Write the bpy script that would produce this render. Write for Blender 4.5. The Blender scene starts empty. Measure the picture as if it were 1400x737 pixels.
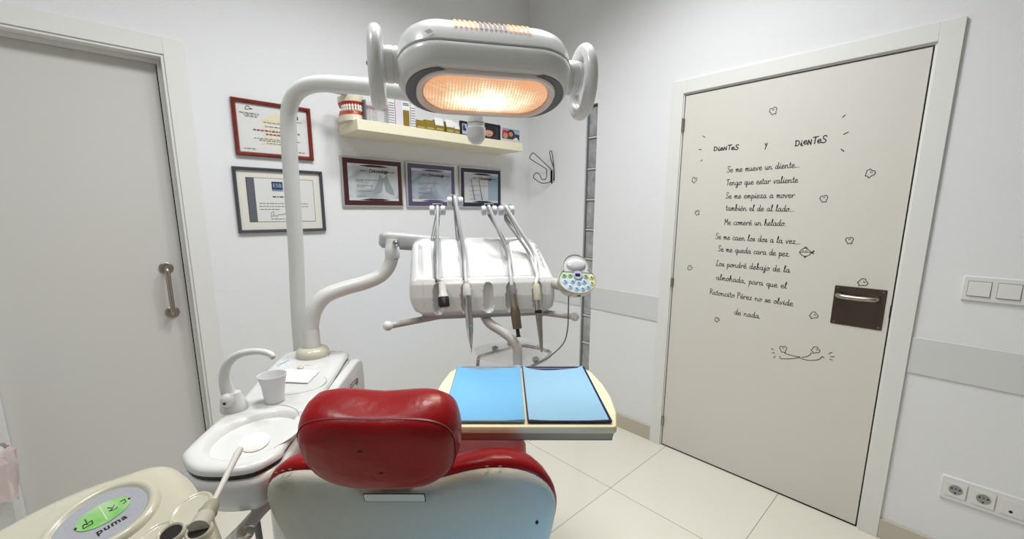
import bpy, bmesh, math, random
from mathutils import Vector, Matrix
random.seed(7)
S = bpy.context.scene
COL = S.collection
PI = math.pi

# ------------------------------------------------------------------ camera
FPX, CY, YAW, PITCH, ROLL = 580.57, 393.93, .7484, .1783, .0014
CAM = Vector((-2.3277, -2.3309, 1.4198))
cyw, syw = math.cos(YAW), math.sin(YAW)
cp, sp = math.cos(PITCH), math.sin(PITCH)
def camera():
    cd = bpy.data.cameras.new('camera'); co = bpy.data.objects.new('camera', cd); COL.objects.link(co)
    d = Vector((syw*cp, cyw*cp, -sp)); r = Vector((cyw, -syw, 0)); u = r.cross(d)
    r2 = math.cos(ROLL)*r + math.sin(ROLL)*u; u2 = -math.sin(ROLL)*r + math.cos(ROLL)*u
    m = Matrix((r2, u2, -d)).transposed().to_4x4(); m.translation = CAM
    co.matrix_world = m
    cd.sensor_width = 36; cd.lens = FPX/1400*36; cd.shift_y = (CY-368.5)/1400
    cd.clip_start = .02
    S.camera = co
camera()

# the dental equipment is laid out in a frame turned with the chair:
# s = to the right, d = towards the room corner, z = up; its zero is on the floor at (-2.33, -2.33)
def at(u, v, d):
    b = -(v-CY)/FPX; t = d/(cp+b*sp); return Vector(((u-700)/FPX*t, d, 1.42+t*(b*cp-sp)))
def atz(u, v, z):
    b = -(v-CY)/FPX; t = (z-1.42)/(b*cp-sp); return Vector(((u-700)/FPX*t, t*(cp+b*sp), z))
def W(p): return Vector((CAM.x + p[1]*syw + p[0]*cyw, CAM.y + p[1]*cyw - p[0]*syw, p[2]))

# ------------------------------------------------------------------ materials
def lin(c): return tuple((x/255/12.92 if x/255 <= .04045 else ((x/255+.055)/1.055)**2.4) for x in c)
MATS = {}
def mat(name, rgb, rough=.5, metal=0., coat=0., bump=0., bscale=60., var=0., vscale=8., emit=None, estr=0., trans=0., ior=1.45, alpha=1., sheen=0.):
    if name in MATS: return MATS[name]
    m = bpy.data.materials.new(name); m.use_nodes = True; nt = m.node_tree; N = nt.nodes; L = nt.links
    b = N['Principled BSDF']; c = lin(rgb)
    b.inputs['Base Color'].default_value = (*c, 1)
    b.inputs['Roughness'].default_value = rough; b.inputs['Metallic'].default_value = metal
    b.inputs['Coat Weight'].default_value = coat; b.inputs['Coat Roughness'].default_value = .08
    b.inputs['IOR'].default_value = ior; b.inputs['Transmission Weight'].default_value = trans
    b.inputs['Alpha'].default_value = alpha
    tc = N.new('ShaderNodeTexCoord')
    nz = N.new('ShaderNodeTexNoise'); nz.inputs['Scale'].default_value = vscale; nz.inputs['Detail'].default_value = 4
    L.new(tc.outputs['Object'], nz.inputs['Vector'])
    if var:
        r = N.new('ShaderNodeValToRGB')
        r.color_ramp.elements[0].position = .3; r.color_ramp.elements[1].position = .7
        r.color_ramp.elements[0].color = (*[x*(1-var) for x in c], 1); r.color_ramp.elements[1].color = (*[min(1, x*(1+var)) for x in c], 1)
        L.new(nz.outputs['Fac'], r.inputs['Fac']); L.new(r.outputs['Color'], b.inputs['Base Color'])
    else:
        mr = N.new('ShaderNodeMapRange'); mr.inputs['To Min'].default_value = max(0, rough-.03); mr.inputs['To Max'].default_value = min(1, rough+.03)
        L.new(nz.outputs['Fac'], mr.inputs['Value']); L.new(mr.outputs['Result'], b.inputs['Roughness'])
    if bump:
        n2 = N.new('ShaderNodeTexNoise'); n2.inputs['Scale'].default_value = bscale; n2.inputs['Detail'].default_value = 5
        L.new(tc.outputs['Object'], n2.inputs['Vector'])
        bp = N.new('ShaderNodeBump'); bp.inputs['Strength'].default_value = bump; bp.inputs['Distance'].default_value = .004
        L.new(n2.outputs['Fac'], bp.inputs['Height']); L.new(bp.outputs['Normal'], b.inputs['Normal'])
    if emit:
        b.inputs['Emission Color'].default_value = (*lin(emit), 1); b.inputs['Emission Strength'].default_value = estr
    MATS[name] = m; return m

m_wall = mat('wall_paint', (233, 234, 235), .75, bump=.15, bscale=180)
m_ceil = mat('ceiling_paint', (238, 238, 238), .85)
m_trim = mat('door_trim_white', (230, 230, 226), .45)
m_door = mat('door_laminate_beige', (219, 216, 207), .45, bump=.05, bscale=300)
m_door2 = mat('door_laminate_grey', (212, 210, 205), .42, bump=.05, bscale=300)
m_base = mat('stone_baseboard', (196, 187, 172), .35, var=.03)
m_band = mat('wall_rail_vinyl', (216, 218, 217), .5)
m_dark = mat('dark_gap', (18, 17, 16), .8)
m_white = mat('white_plastic', (207, 208, 207), .28, coat=.35)
m_lampw = mat('lamp_white_lacquer', (216, 217, 216), .3, coat=.4)
m_arm = mat('white_lacquered_tube', (216, 217, 213), .35, coat=.3)
m_armg = mat('grey_lacquered_metal', (176, 176, 173), .4, coat=.2)
m_cream = mat('cream_plastic', (194, 191, 172), .28, coat=.4)
m_tray = mat('ivory_plastic', (222, 213, 178), .4)
m_traye = mat('ivory_edge_plastic', (168, 158, 136), .45)
m_gray = mat('dark_grey_plastic', (104, 105, 108), .5)
m_red = mat('red_vinyl', (138, 6, 14), .33, coat=.06, bump=.35, bscale=45, var=.08, vscale=14)
m_red.node_tree.nodes['Principled BSDF'].inputs['Specular IOR Level'].default_value = .28
m_shell = mat('offwhite_shell', (178, 178, 166), .45, bump=.2, bscale=400)
m_chrome = mat('chrome', (200, 198, 194), .18, metal=1)
m_steel = mat('brushed_steel', (168, 160, 150), .32, metal=1)
m_dsteel = mat('dark_steel_plate', (92, 82, 76), .38, metal=.9)
m_brown = mat('bronze_motor', (120, 108, 95), .35, metal=.8)
m_black = mat('black_plastic', (14, 14, 15), .4)
m_ink = mat('black_vinyl_ink', (22, 22, 24), .7)
m_hose = mat('grey_hose', (176, 178, 179), .45)
m_hose2 = mat('white_hose', (205, 204, 200), .45)
m_hosed = mat('dark_grey_hose', (110, 112, 115), .5)
m_shelf = mat('shelf_cream', (236, 229, 203), .5)
m_paper = mat('white_paper', (238, 238, 236), .7)

def wave_paper(name, c1, c2, scale=3., rough=.35):
    m = bpy.data.materials.new(name); m.use_nodes = True; N = m.node_tree.nodes; L = m.node_tree.links
    b = N['Principled BSDF']; tc = N.new('ShaderNodeTexCoord'); nz = N.new('ShaderNodeTexNoise'); nz.inputs['Scale'].default_value = scale
    nz.inputs['Distortion'].default_value = 1.2
    r = N.new('ShaderNodeValToRGB'); r.color_ramp.elements[0].position = .38; r.color_ramp.elements[1].position = .62
    r.color_ramp.elements[0].color = (*lin(c1), 1); r.color_ramp.elements[1].color = (*lin(c2), 1)
    L.new(tc.outputs['Object'], nz.inputs['Vector']); L.new(nz.outputs['Fac'], r.inputs['Fac']); L.new(r.outputs['Color'], b.inputs['Base Color'])
    b.inputs['Roughness'].default_value = rough
    return m

def floor_mat():
    m = bpy.data.materials.new('porcelain_floor_tiles'); m.use_nodes = True; N = m.node_tree.nodes; L = m.node_tree.links
    b = N['Principled BSDF']; tc = N.new('ShaderNodeTexCoord'); mp = N.new('ShaderNodeMapping')
    mp.inputs['Location'].default_value = (.59+.61*10, 1.218+.61*10, 0)
    br = N.new('ShaderNodeTexBrick'); br.offset = 0; br.squash = 1
    br.inputs['Scale'].default_value = 1; br.inputs['Brick Width'].default_value = .61; br.inputs['Row Height'].default_value = .61
    br.inputs['Mortar Size'].default_value = .0016; br.inputs['Mortar Smooth'].default_value = .1
    br.inputs['Color1'].default_value = (*lin((231, 227, 213)), 1); br.inputs['Color2'].default_value = (*lin((234, 230, 217)), 1)
    br.inputs['Mortar'].default_value = (*lin((150, 141, 128)), 1)
    L.new(tc.outputs['Object'], mp.inputs['Vector']); L.new(mp.outputs['Vector'], br.inputs['Vector']); L.new(br.outputs['Color'], b.inputs['Base Color'])
    b.inputs['Roughness'].default_value = .12
    return m
m_floor = floor_mat()

# ------------------------------------------------------------------ mesh helpers
class MB:
    def __init__(s): s.v = []; s.f = []
    def add(s, vs, fs):
        o = len(s.v); s.v += [Vector(v) for v in vs]; s.f += [tuple(i+o for i in f) for f in fs]; return s
    def box(s, a, b, M=None):
        x0, y0, z0 = a; x1, y1, z1 = b
        vs = [Vector(p) for p in [(x0,y0,z0),(x1,y0,z0),(x1,y1,z0),(x0,y1,z0),(x0,y0,z1),(x1,y0,z1),(x1,y1,z1),(x0,y1,z1)]]
        if M: vs = [M @ v for v in vs]
        return s.add(vs, [(0,3,2,1),(4,5,6,7),(0,1,5,4),(1,2,6,5),(2,3,7,6),(3,0,4,7)])
    def loft(s, rings, cap0=True, cap1=True, closed=True):
        n = len(rings[0]); vs = [p for r in rings for p in r]; fs = []
        for i in range(len(rings)-1):
            for j in range(n if closed else n-1):
                k = (j+1) % n; fs.append((i*n+j, i*n+k, (i+1)*n+k, (i+1)*n+j))
        if cap0: fs.append(tuple(range(n))[::-1])
        if cap1: fs.append(tuple((len(rings)-1)*n+j for j in range(n)))
        return s.add(vs, fs)
    def tube(s, pts, rad, seg=16, cap=True, smooth=0):
        pts = [Vector(p) for p in pts]
        if smooth:
            rr = rad if isinstance(rad, (list, tuple)) else [rad]*len(pts)
            pts, rad = spline(pts, smooth, rr)
        n = len(pts)
        if not isinstance(rad, (list, tuple)): rad = [rad]*n
        rings = []; t = (pts[1]-pts[0]).normalized(); up = Vector((0, 0, 1)) if abs(t.z) < .9 else Vector((0, 1, 0))
        nx = t.cross(up).normalized()
        for i in range(n):
            if i == 0: t = (pts[1]-pts[0])
            elif i == n-1: t = (pts[-1]-pts[-2])
            else: t = (pts[i+1]-pts[i]).normalized()+(pts[i]-pts[i-1]).normalized()
            t.normalize(); nx = (nx - t*nx.dot(t)).normalized(); ny = t.cross(nx)
            rings.append([pts[i]+rad[i]*(math.cos(a)*nx+math.sin(a)*ny) for a in [2*PI*k/seg for k in range(seg)]])
        return s.loft(rings, cap, cap)
    def lathe(s, prof, M=None, seg=32, cap=True):      # prof: list of (radius, height)
        rings = []
        for r, h in prof:
            ring = [Vector((r*math.cos(2*PI*k/seg), r*math.sin(2*PI*k/seg), h)) for k in range(seg)]
            rings.append([M @ p for p in ring] if M else ring)
        return s.loft(rings, cap, cap)
    def ball(s, c, r, seg=20, sc=(1,1,1)):
        c = Vector(c); prof = []
        for i in range(1, 12): a = PI*i/12; prof.append((r*math.sin(a), -r*math.cos(a)))
        return s.lathe(prof, Matrix.Translation(c) @ Matrix.Diagonal((*sc, 1)), seg)

def spline(pts, k, rad):
    out = []; rr = []; n = len(pts)
    for i in range(n-1):
        p0 = pts[max(i-1, 0)]; p1 = pts[i]; p2 = pts[i+1]; p3 = pts[min(i+2, n-1)]
        for j in range(k):
            t = j/k
            out.append(.5*((2*p1)+(p2-p0)*t+(2*p0-5*p1+4*p2-p3)*t*t+(3*p1-p0-3*p2+p3)*t**3)); rr.append(rad[i]*(1-t)+rad[i+1]*t)
    out.append(pts[-1]); rr.append(rad[-1]); return out, rr
def cspline(pts, k):       # closed
    pts = [Vector(p) for p in pts]; n = len(pts); out = []
    for i in range(n):
        p0, p1, p2, p3 = pts[i-1], pts[i], pts[(i+1) % n], pts[(i+2) % n]
        for j in range(k):
            t = j/k; out.append(.5*((2*p1)+(p2-p0)*t+(2*p0-5*p1+4*p2-p3)*t*t+(3*p1-p0-3*p2+p3)*t**3))
    return out
def resample(pts, n, closed=True):
    P = list(pts)+([pts[0]] if closed else []); L = [0]
    for a, b in zip(P, P[1:]): L.append(L[-1]+(b-a).length)
    out = []; j = 0; m = n if closed else n-1
    for i in range(n):
        t = L[-1]*i/m
        while j < len(L)-2 and L[j+1] < t: j += 1
        q = (t-L[j])/max(1e-9, L[j+1]-L[j]); out.append(P[j].lerp(P[j+1], min(1, q)))
    return out
def inset(ring, a):        # inset a closed ring in its own xy plane
    n = len(ring); area = sum(ring[i].x*ring[(i+1) % n].y-ring[(i+1) % n].x*ring[i].y for i in range(n)); sg = 1 if area > 0 else -1
    out = []
    for i in range(n):
        t = ring[(i+1) % n]-ring[i-1]; nn = Vector((-t.y, t.x, 0))*sg; nn.normalize(); out.append(ring[i]+nn*a)
    return out
def inset_soft(ring, a):   # inset in small steps, keeping the ring even so that it never folds over
    k = max(1, int(abs(a)/.004)); out = ring
    for _ in range(k):
        out = inset(out, a/k); n = len(out)
        out = [out[i]*.5+(out[i-1]+out[(i+1) % n])*.25 for i in range(n)]
    return out
def stadium(hx, hy, n=64, p=2.0):
    r = min(hx, hy); out = []
    for i in range(n):
        a = 2*PI*i/n; c, s_ = math.cos(a), math.sin(a)
        x = r*abs(c)**(2/p)*(1 if c >= 0 else -1); y = r*abs(s_)**(2/p)*(1 if s_ >= 0 else -1)
        if hx > hy: x += (hx-r)*(1 if c >= 0 else -1)
        else: y += (hy-r)*(1 if s_ >= 0 else -1)
        out.append(Vector((x, y, 0)))
    return out
def rrect(hx, hy, r, k=6):
    out = []
    for cx, cy, a0 in ((hx-r, hy-r, 0), (-hx+r, hy-r, PI/2), (-hx+r, -hy+r, PI), (hx-r, -hy+r, 1.5*PI)):
        for i in range(k+1): a = a0+PI/2*i/k; out.append(Vector((cx+r*math.cos(a), cy+r*math.sin(a), 0)))
    return out
def frameM(o, X, Y, Z):
    m = Matrix((Vector(X), Vector(Y), Vector(Z))).transposed().to_4x4(); m.translation = Vector(o); return m

ORG = {}
def root_of(o):
    while o.parent: o = o.parent
    return o
def link(name, me, m, parent=None, smooth=35, bevel=0., bseg=2, sub=0):
    me.materials.append(m)
    if smooth:
        me.polygons.foreach_set('use_smooth', [True]*len(me.polygons)); me.set_sharp_from_angle(angle=math.radians(smooth))
    o = bpy.data.objects.new(name, me); COL.objects.link(o)
    if parent: o.parent = parent
    if bevel:
        b = o.modifiers.new('bevel', 'BEVEL'); b.width = bevel; b.segments = bseg; b.limit_method = 'ANGLE'; b.angle_limit = math.radians(40); b.harden_normals = False
    if sub:
        b = o.modifiers.new('subd', 'SUBSURF'); b.levels = sub; b.render_levels = sub
    return o
def obj(name, mb, m, parent=None, **kw):
    off = Vector((0, 0, 0))
    if parent: off = ORG[root_of(parent).name]
    me = bpy.data.meshes.new(name); me.from_pydata([v-off for v in mb.v], [], mb.f); me.validate(); me.update()
    bm = bmesh.new(); bm.from_mesh(me); bmesh.ops.recalc_face_normals(bm, faces=bm.faces); bm.to_mesh(me); bm.free()
    return link(name, me, m, parent, **kw)
def thing(name, label, cat, o, group=None, dental=True):
    e = bpy.data.objects.new(name, None); COL.objects.link(e); e.empty_display_size = .05
    ORG[e.name] = Vector(o)
    if dental: e.location = W(o); e.rotation_euler = (0, 0, -YAW)
    else: e.location = Vector(o)
    e['label'] = label; e['category'] = cat
    if group: e['group'] = group
    return e
def tag(o, label, cat, group=None):
    o['label'] = label; o['category'] = cat
    if group: o['group'] = group
    return o
def solo(name, mb, m, label, cat, o, group=None, dental=True, **kw):      # a thing that is one mesh
    o = Vector(o); me = bpy.data.meshes.new(name); me.from_pydata([v-o for v in mb.v], [], mb.f); me.validate(); me.update()
    bm = bmesh.new(); bm.from_mesh(me); bmesh.ops.recalc_face_normals(bm, faces=bm.faces); bm.to_mesh(me); bm.free()
    x = link(name, me, m, None, **kw); ORG[x.name] = o
    if dental: x.location = W(o); x.rotation_euler = (0, 0, -YAW)
    else: x.location = o
    return tag(x, label, cat, group)
def struct(name, mb, m, parent=None, **kw):
    if parent: return obj(name, mb, m, parent, **kw)
    x = obj(name, mb, m, None, **kw); ORG[x.name] = Vector((0, 0, 0)); x['kind'] = 'structure'; return x
def words(name, text, size, M, m, parent, bold=0., spacing=1., shear=0., align='CENTER', thick=.0003):
    cu = bpy.data.curves.new(name, 'FONT'); cu.body = text; cu.size = size; cu.offset = bold; cu.space_character = spacing; cu.shear = shear
    cu.align_x = align; cu.align_y = 'CENTER'; cu.extrude = thick/2; cu.resolution_u = 3
    t = bpy.data.objects.new('tmp', cu); COL.objects.link(t); bpy.context.view_layer.update()
    me = bpy.data.meshes.new_from_object(t.evaluated_get(bpy.context.evaluated_depsgraph_get())); bpy.data.objects.remove(t); 
    mb = MB(); mb.add([M @ v.co for v in me.vertices], [tuple(p.vertices) for p in me.polygons]); bpy.data.meshes.remove(me)
    return obj(name, mb, m, parent, smooth=0)

# ================================================================== THE ROOM
XL, YB, HC = -4.2, -5.2, 3.02
WT = .14
struct('floor', MB().box((XL-WT, YB-WT, -.08), (WT, WT, 0)), m_floor, smooth=0)
struct('ceiling', MB().box((XL-WT, YB-WT, HC), (WT, WT, HC+.08)), m_ceil, smooth=0)
OLx, ORx, OT = -2.715, -2.098, 2.043           # opening in the back wall
w = MB()
w.box((XL-WT, 0, 0), (OLx, WT, HC)); w.box((OLx, 0, OT), (ORx, WT, HC)); w.box((ORx, 0, 0), (WT, WT, HC))
struct('wall_back', w, m_wall, smooth=0)
DL, DR, DT = -1.1914, -2.1391, 2.03            # right wall door leaf (y)
GL, GR, GT = -.531, -.618, 2.095               # glass block strip
w = MB()
w.box((0, GL, 0), (WT, 0, HC)); w.box((0, GR, GT), (WT, GL, HC)); w.box((0, DL+.008, 0), (WT, GR, HC))
w.box((0, DR-.012, DT+.012), (WT, DL+.008, HC)); w.box((0, YB-WT, 0), (WT, DR-.012, HC))
struct('wall_right', w, m_wall, smooth=0)
struct('wall_left', MB().box((XL-WT, YB, 0), (XL, 0, HC)), m_wall, smooth=0)
struct('wall_front', MB().box((XL, YB-WT, 0), (0, YB, HC)), m_wall, smooth=0)

# baseboards
BH, BT = .0924, .012
struct('baseboard_right', MB().box((-BT, -1.114, 0), (0, 0, BH)).box((-BT, YB, 0), (0, -2.2175, BH)), m_base, bevel=.0015)
struct('baseboard_back', MB().box((-2.03, -BT, 0), (-BT, 0, BH)).box((XL, -BT, 0), (-2.79, 0, BH)), m_base, bevel=.0015)
# protective rail on the right wall
struct('trim_1', MB().box((-.006, -1.114, .772), (0, GR, .921)).box((-.006, GL, .772), (0, -.006, .921)).box((-.006, YB, .772), (0, -2.2175, .921)), m_band, bevel=.001)

# casing of the right door
c = MB()
c.box((-.014, -1.182, 0), (0, -1.114, 2.1087)); c.box((-.014, -2.2175, 0), (0, -2.1515, 2.1087)); c.box((-.0135, -2.1515, 2.042), (0, -1.182, 2.1087))
struct('trim_2', c, m_trim, bevel=.0015)
j = MB()
j.box((-.004, -1.1865, 0), (.10, -1.182, 2.037)); j.box((-.004, -2.1515, 0), (.10, -2.1445, 2.037)); j.box((-.004, -2.1515, 2.036), (.10, -1.182, 2.042))
struct('trim_3', j, m_trim, bevel=.001)
struct('gap_shade_1', MB().box((.05, DR-.01, 0), (.10, DL+.006, 2.038)).box((.001, DR-.004, 0), (.05, DL+.004, .0075)), m_dark, smooth=0)  # dark backing and strip under the leaf, standing in for gap shade

door = struct('door_1', MB().box((.0, DR, .008), (.045, DL, DT)), m_door, bevel=.001)
for z0, z1 in ((1.848, 1.916), (.994, 1.046), (.13, .188)):
    h = MB(); h.tube([(-.008, -1.1885, z0), (-.008, -1.1885, z1)], .0055, 12); h.box((-.004, -1.196, z0+.003), (.002, -1.184, z1-.003))
    obj('hinge', h, m_steel, door)
obj('latch', MB().box((-.003, -2.1455, .985), (.004, -2.138, 1.037)), m_dark, door, smooth=0)
pl = MB(); pl.loft([[Vector((-x, -2.033-p.x, 1.0125+p.y)) for p in rrect(.089-i, .087-i, .004, 4)] for x, i in ((0, 0), (.002, 0), (.003, .001))])
plate = obj('kick_plate', pl, m_dsteel, door)
plate.name = 'handle_plate'
hb = MB(); hb.tube([(-.004, -1.962, 1.060), (-.03, -1.964, 1.059), (-.042, -1.978, 1.058), (-.044, -2.02, 1.057), (-.042, -2.078, 1.058), (-.03, -2.092, 1.059), (-.004, -2.094, 1.060)], .0105, 16, smooth=5)
obj('pull_handle', hb, m_steel, plate)
for y, z in ((-1.957, 1.089), (-2.11, 1.089), (-1.957, .936), (-2.11, .936)):
    obj('screw', MB().lathe([(.0035, 0), (.003, .0012)], frameM((-.003, y, z), (0, 1, 0), (0, 0, 1), (-1, 0, 0)), 12), m_steel, plate)

# ---- handwriting on the door
G = {
 'a': (1.1, [[(.75,.85),(.4,1),(.06,.6),(.12,.1),(.4,0),(.68,.4),(.78,.95),(.74,.3),(.88,0),(1.1,.15)]]),
 'b': (.95, [[(0,.1),(.3,1.2),(.42,2.0),(.22,2.1),(.14,.9),(.2,.1),(.5,0),(.75,.4),(.6,.9),(.25,.7)]]),
 'c': (.85, [[(.75,.85),(.45,1),(.08,.6),(.15,.1),(.5,0),(.85,.2)]]),
 'd': (1.1, [[(.72,.8),(.4,1),(.06,.55),(.2,.04),(.5,.08),(.76,.7),(.86,2.1),(.78,.4),(.9,0),(1.1,.15)]]),
 'e': (.9, [[(.1,.5),(.4,.5),(.68,.62),(.58,.95),(.3,1.0),(.06,.6),(.14,.12),(.45,-.04),(.9,.2)]]),
 'g': (1.1, [[(.75,.85),(.4,1),(.06,.6),(.15,.1),(.45,.06),(.75,.6),(.8,.95),(.74,-.5),(.5,-1),(.2,-.75),(.6,-.2),(1.1,.15)]]),
 'h': (1.0, [[(0,.1),(.32,1.3),(.42,2.0),(.22,2.05),(.14,1.2),(.14,0)],[(.14,.4),(.42,1),(.64,.8),(.64,.15),(.8,0),(1,.15)]]),
 'i': (.6, [[(.05,.25),(.24,1),(.22,.2),(.4,0),(.6,.15)],[(.28,1.4),(.34,1.52)]]),
 'j': (.6, [[(.05,.2),(.3,1),(.28,-.5),(.05,-1),(-.15,-.7),(.2,-.2),(.6,.15)],[(.32,1.4),(.38,1.52)]]),
 'l': (.6, [[(0,.15),(.32,1.2),(.45,1.95),(.3,2.1),(.18,1.5),(.18,.3),(.35,0),(.6,.15)]]),
 'm': (1.25, [[(.05,.95),(.12,0)],[(.12,.45),(.34,1),(.48,.8),(.48,0)],[(.48,.45),(.74,1),(.9,.8),(.9,.15),(1.03,0),(1.25,.15)]]),
 'n': (1.1, [[(.05,.95),(.12,0)],[(.12,.45),(.35,.92),(.58,.95),(.7,.6),(.7,.15),(.84,0),(1.1,.15)]]),
 'o': (.95, [[(.42,1),(.08,.65),(.15,.1),(.45,0),(.75,.4),(.65,.9),(.4,1),(.6,.78),(.95,.85)]]),
 'p': (.95, [[(.05,.95),(.16,.3),(.1,-1)],[(.12,.4),(.4,1),(.7,.8),(.65,.2),(.35,0),(.16,.15)],[(.6,.1),(.95,.2)]]),
 'q': (1.0, [[(.75,.85),(.4,1),(.06,.6),(.15,.1),(.45,.06),(.75,.6),(.78,.95),(.75,-1)],[(.55,-.55),(1.0,.1)]]),
 'r': (.78, [[(.05,.9),(.15,0)],[(.15,.5),(.42,1),(.62,.95),(.78,.7)]]),
 's': (.72, [[(0,.1),(.36,1.05),(.5,.6),(.45,.1),(.2,0),(.06,.15)],[(.45,.08),(.72,.2)]]),
 't': (.62, [[(.26,1.75),(.2,.3),(.36,0),(.62,.15)],[(0,1.1),(.55,1.18)]]),
 'u': (1.0, [[(.08,1),(.08,.3),(.3,0),(.6,.4),(.65,1),(.65,.2),(.8,0),(1,.15)]]),
 'v': (.9, [[(.05,.95),(.26,.1),(.4,.05),(.65,.9),(.9,.9)]]),
 'y': (.95, [[(.05,1),(.4,.25)],[(.78,1.05),(.12,-.8)]]),
 'z': (.82, [[(.05,.9),(.35,.98),(.62,.92),(.12,.06),(.45,.12),(.82,.02)]]),
 'S': (1.0, [[(.9,1.75),(.6,2.1),(.2,1.8),(.3,1.2),(.75,.8),(.7,.2),(.3,0),(0,.2)]]),
 'T': (.95, [[(0,1.9),(1.1,2.05)],[(.55,2),(.4,0)]]),
 'M': (1.3, [[(0,0),(.15,1.0),(.16,2)],[(.16,2),(.4,1.3),(.6,.7)],[(.6,.7),(.8,1.3),(1.02,2)],[(1.02,2),(1.1,0)]]),
 'L': (.9, [[(.65,1.9),(.35,2),(.25,.4),(.08,0),(0,.2),(.4,.12),(.85,0)]]),
 'R': (1.0, [[(.1,0),(.15,2)],[(0,1.8),(.5,2.1),(.8,1.7),(.5,1.1),(.15,1.05),(.5,.85),(.95,0)]]),
 'P': (.95, [[(.1,0),(.15,2)],[(0,1.8),(.5,2.1),(.85,1.7),(.5,1.1),(.2,1.1)]]),
 'D': (1.1, [[(.1,0),(.12,1.6)],[(0,1.55),(.6,1.5),(.92,.9),(.6,.12),(0,.05)]]),
 'N': (1.0, [[(.05,0),(.1,1.4)],[(.1,1.4),(.68,.05)],[(.68,.05),(.74,1.5)]]),
 '.': (.4, [[(.12,.0),(.2,.08)]]), ',': (.4, [[(.2,.1),(.08,-.3)]]), ' ': (.75, []),
}
G['é'] = (G['e'][0], G['e'][1]+[[(.4,1.35),(.62,1.7)]])
def ribbon(mb, pts, wd, x=-.0006):
    # pts are (y, z) on the door; a flat ribbon stroke just proud of the leaf
    P = [Vector((0, a, b)) for a, b in pts]
    if len(P) > 2: P, _ = spline(P, 4, [0]*len(P))
    n = len(P); L_ = []; R_ = []
    for i in range(n):
        t = (P[min(i+1, n-1)]-P[max(i-1, 0)]).normalized(); q = Vector((0, -t.z, t.y))*wd/2
        e = (-t if i == 0 else t if i == n-1 else Vector((0,0,0)))*wd*.35
        L_.append(P[i]+q+e); R_.append(P[i]-q+e)
    vs = [p+Vector((x, 0, 0)) for p in L_+R_]
    mb.add(vs, [(i, i+1, n+i+1, n+i) for i in range(n-1)])
def dpt(u, v):       # photo position on the door plane, measured once
    q = Vector((syw*cp, cyw*cp, -sp)); r = Vector((cyw, -syw, 0)); up = r.cross(q)
    ray = q + (u-700)/FPX*(math.cos(ROLL)*r+math.sin(ROLL)*up) - (v-CY)/FPX*(-math.sin(ROLL)*r+math.cos(ROLL)*up)
    t = -CAM.x/ray.x; p = CAM+ray*t; return (p.y, p.z)
def write(mb, text, a, b, xh, wd=.0028, wob=.0):
    adv = sum(G[ch][0]+.06 for ch in text); L_ = math.hypot(b[0]-a[0], b[1]-a[1]); k = L_/adv
    dx = ((b[0]-a[0])/L_, (b[1]-a[1])/L_); x = 0
    for ch in text:
        wdt, st = G[ch]; jy = random.uniform(-1, 1)*wob
        for s_ in st:
            ribbon(mb, [(a[0]+dx[0]*(x+px)*k+0*py, a[1]+dx[1]*(x+px)*k+py*xh+jy) for px, py in s_], wd)
        x += wdt+.06
c1 = lambda x, y: dpt(900+x/3.686, 120+y/3.686)
c2 = lambda x, y: dpt(900+x/3.508, 300+y/3.508)
poem = MB()
for tx, a, b in (('Se me mueve un diente...', c1(347,427), c1(715,400)), ('Tengo que estar valiente', c1(343,492), c1(705,477)),
                 ('Se me empieza a mover', c1(340,558), c1(688,554)), ('también el de al lado...', c1(340,618), c1(687,624)),
                 ('Me comeré un helado.', c1(333,690), c1(645,696)), ('Se me caen los dos a la vez...', c2(275,93), c2(682,119)),
                 ('Se me queda cara de pez.', c2(287,152), c2(632,178)), ('Los pondré debajo de la', c2(277,222), c2(633,255)),
                 ('almohada, para que el', c2(278,288), c2(617,332)), ('Ratoncito Pérez no se olvide', c2(247,358), c2(647,416)),
                 ('de nada.', c2(365,455), c2(492,476))):
    write(poem, tx.replace('é', 'é'), a, b, .0145, .0029)
obj('poem_lettering', poem, m_ink, door, smooth=0)
t1 = MB(); write(t1, 'DieNTeS', c1(280,319), c1(407,309), .0115, .0042, .002); obj('title_lettering', t1, m_ink, door, smooth=0)
t2 = MB(); write(t2, 'y', c1(537,297), c1(552,296), .015, .004); obj('title_lettering', t2, m_ink, door, smooth=0)
t3 = MB(); write(t3, 'DieNTeS', c1(690,291), c1(850,276), .0145, .0042, .004); obj('title_lettering', t3, m_ink, door, smooth=0)
for a, b in (((225,243),(235,250)), ((205,311),(217,312)), ((213,371),(222,363)), ((929,149),(942,137)), ((934,235),(958,223)), ((921,309),(936,321))):
    d_ = MB(); ribbon(d_, [c1(*a), c1(*b)], .0035); obj('ink_dash', d_, m_ink, door, smooth=0)
def tooth(u, v, r, rot):
    y, z = dpt(u, v); mb = MB(); ca, sa = math.cos(rot), math.sin(rot)
    out = [(-.9,.2),(-.6,.85),(0,.8),(.6,.95),(1,.3),(.7,-.3),(.6,-1),(.15,-.75),(-.3,-.95),(-.55,-.4),(-.9,.2)]
    T = lambda p: (y-r*(p[0]*ca-p[1]*sa), z+r*(p[0]*sa+p[1]*ca))
    ribbon(mb, [T(p) for p in out], .0028); ribbon(mb, [T((-.2,.45)), T((.1,.25)), T((.35,.5))], .0022)
    obj('tooth_drawing', mb, m_ink, door, smooth=0)
for u, v, r, rot in ((1057,152,.0165,.2), (1189,237,.0165,-.6), (1126,272,.0155,.1), (949,246,.0145,-.5), (953,291,.013,.2), (1161,329,.0145,.1),
                     (943,366,.0135,-.8), (1179,386,.017,-1.1), (1112,431,.0165,-.9), (980,437,.0125,-.4)): tooth(u, v, r, rot)
fi = MB()
fy, fz = dpt(1101, 345)
ribbon(fi, [(fy-a*.03, fz+b*.03) for a, b in ((-.75,0),(-.4,.5),(0,.62),(.5,.3),(.8,0),(.45,-.45),(0,-.6),(-.5,-.4),(-.75,0))], .003)
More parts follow.
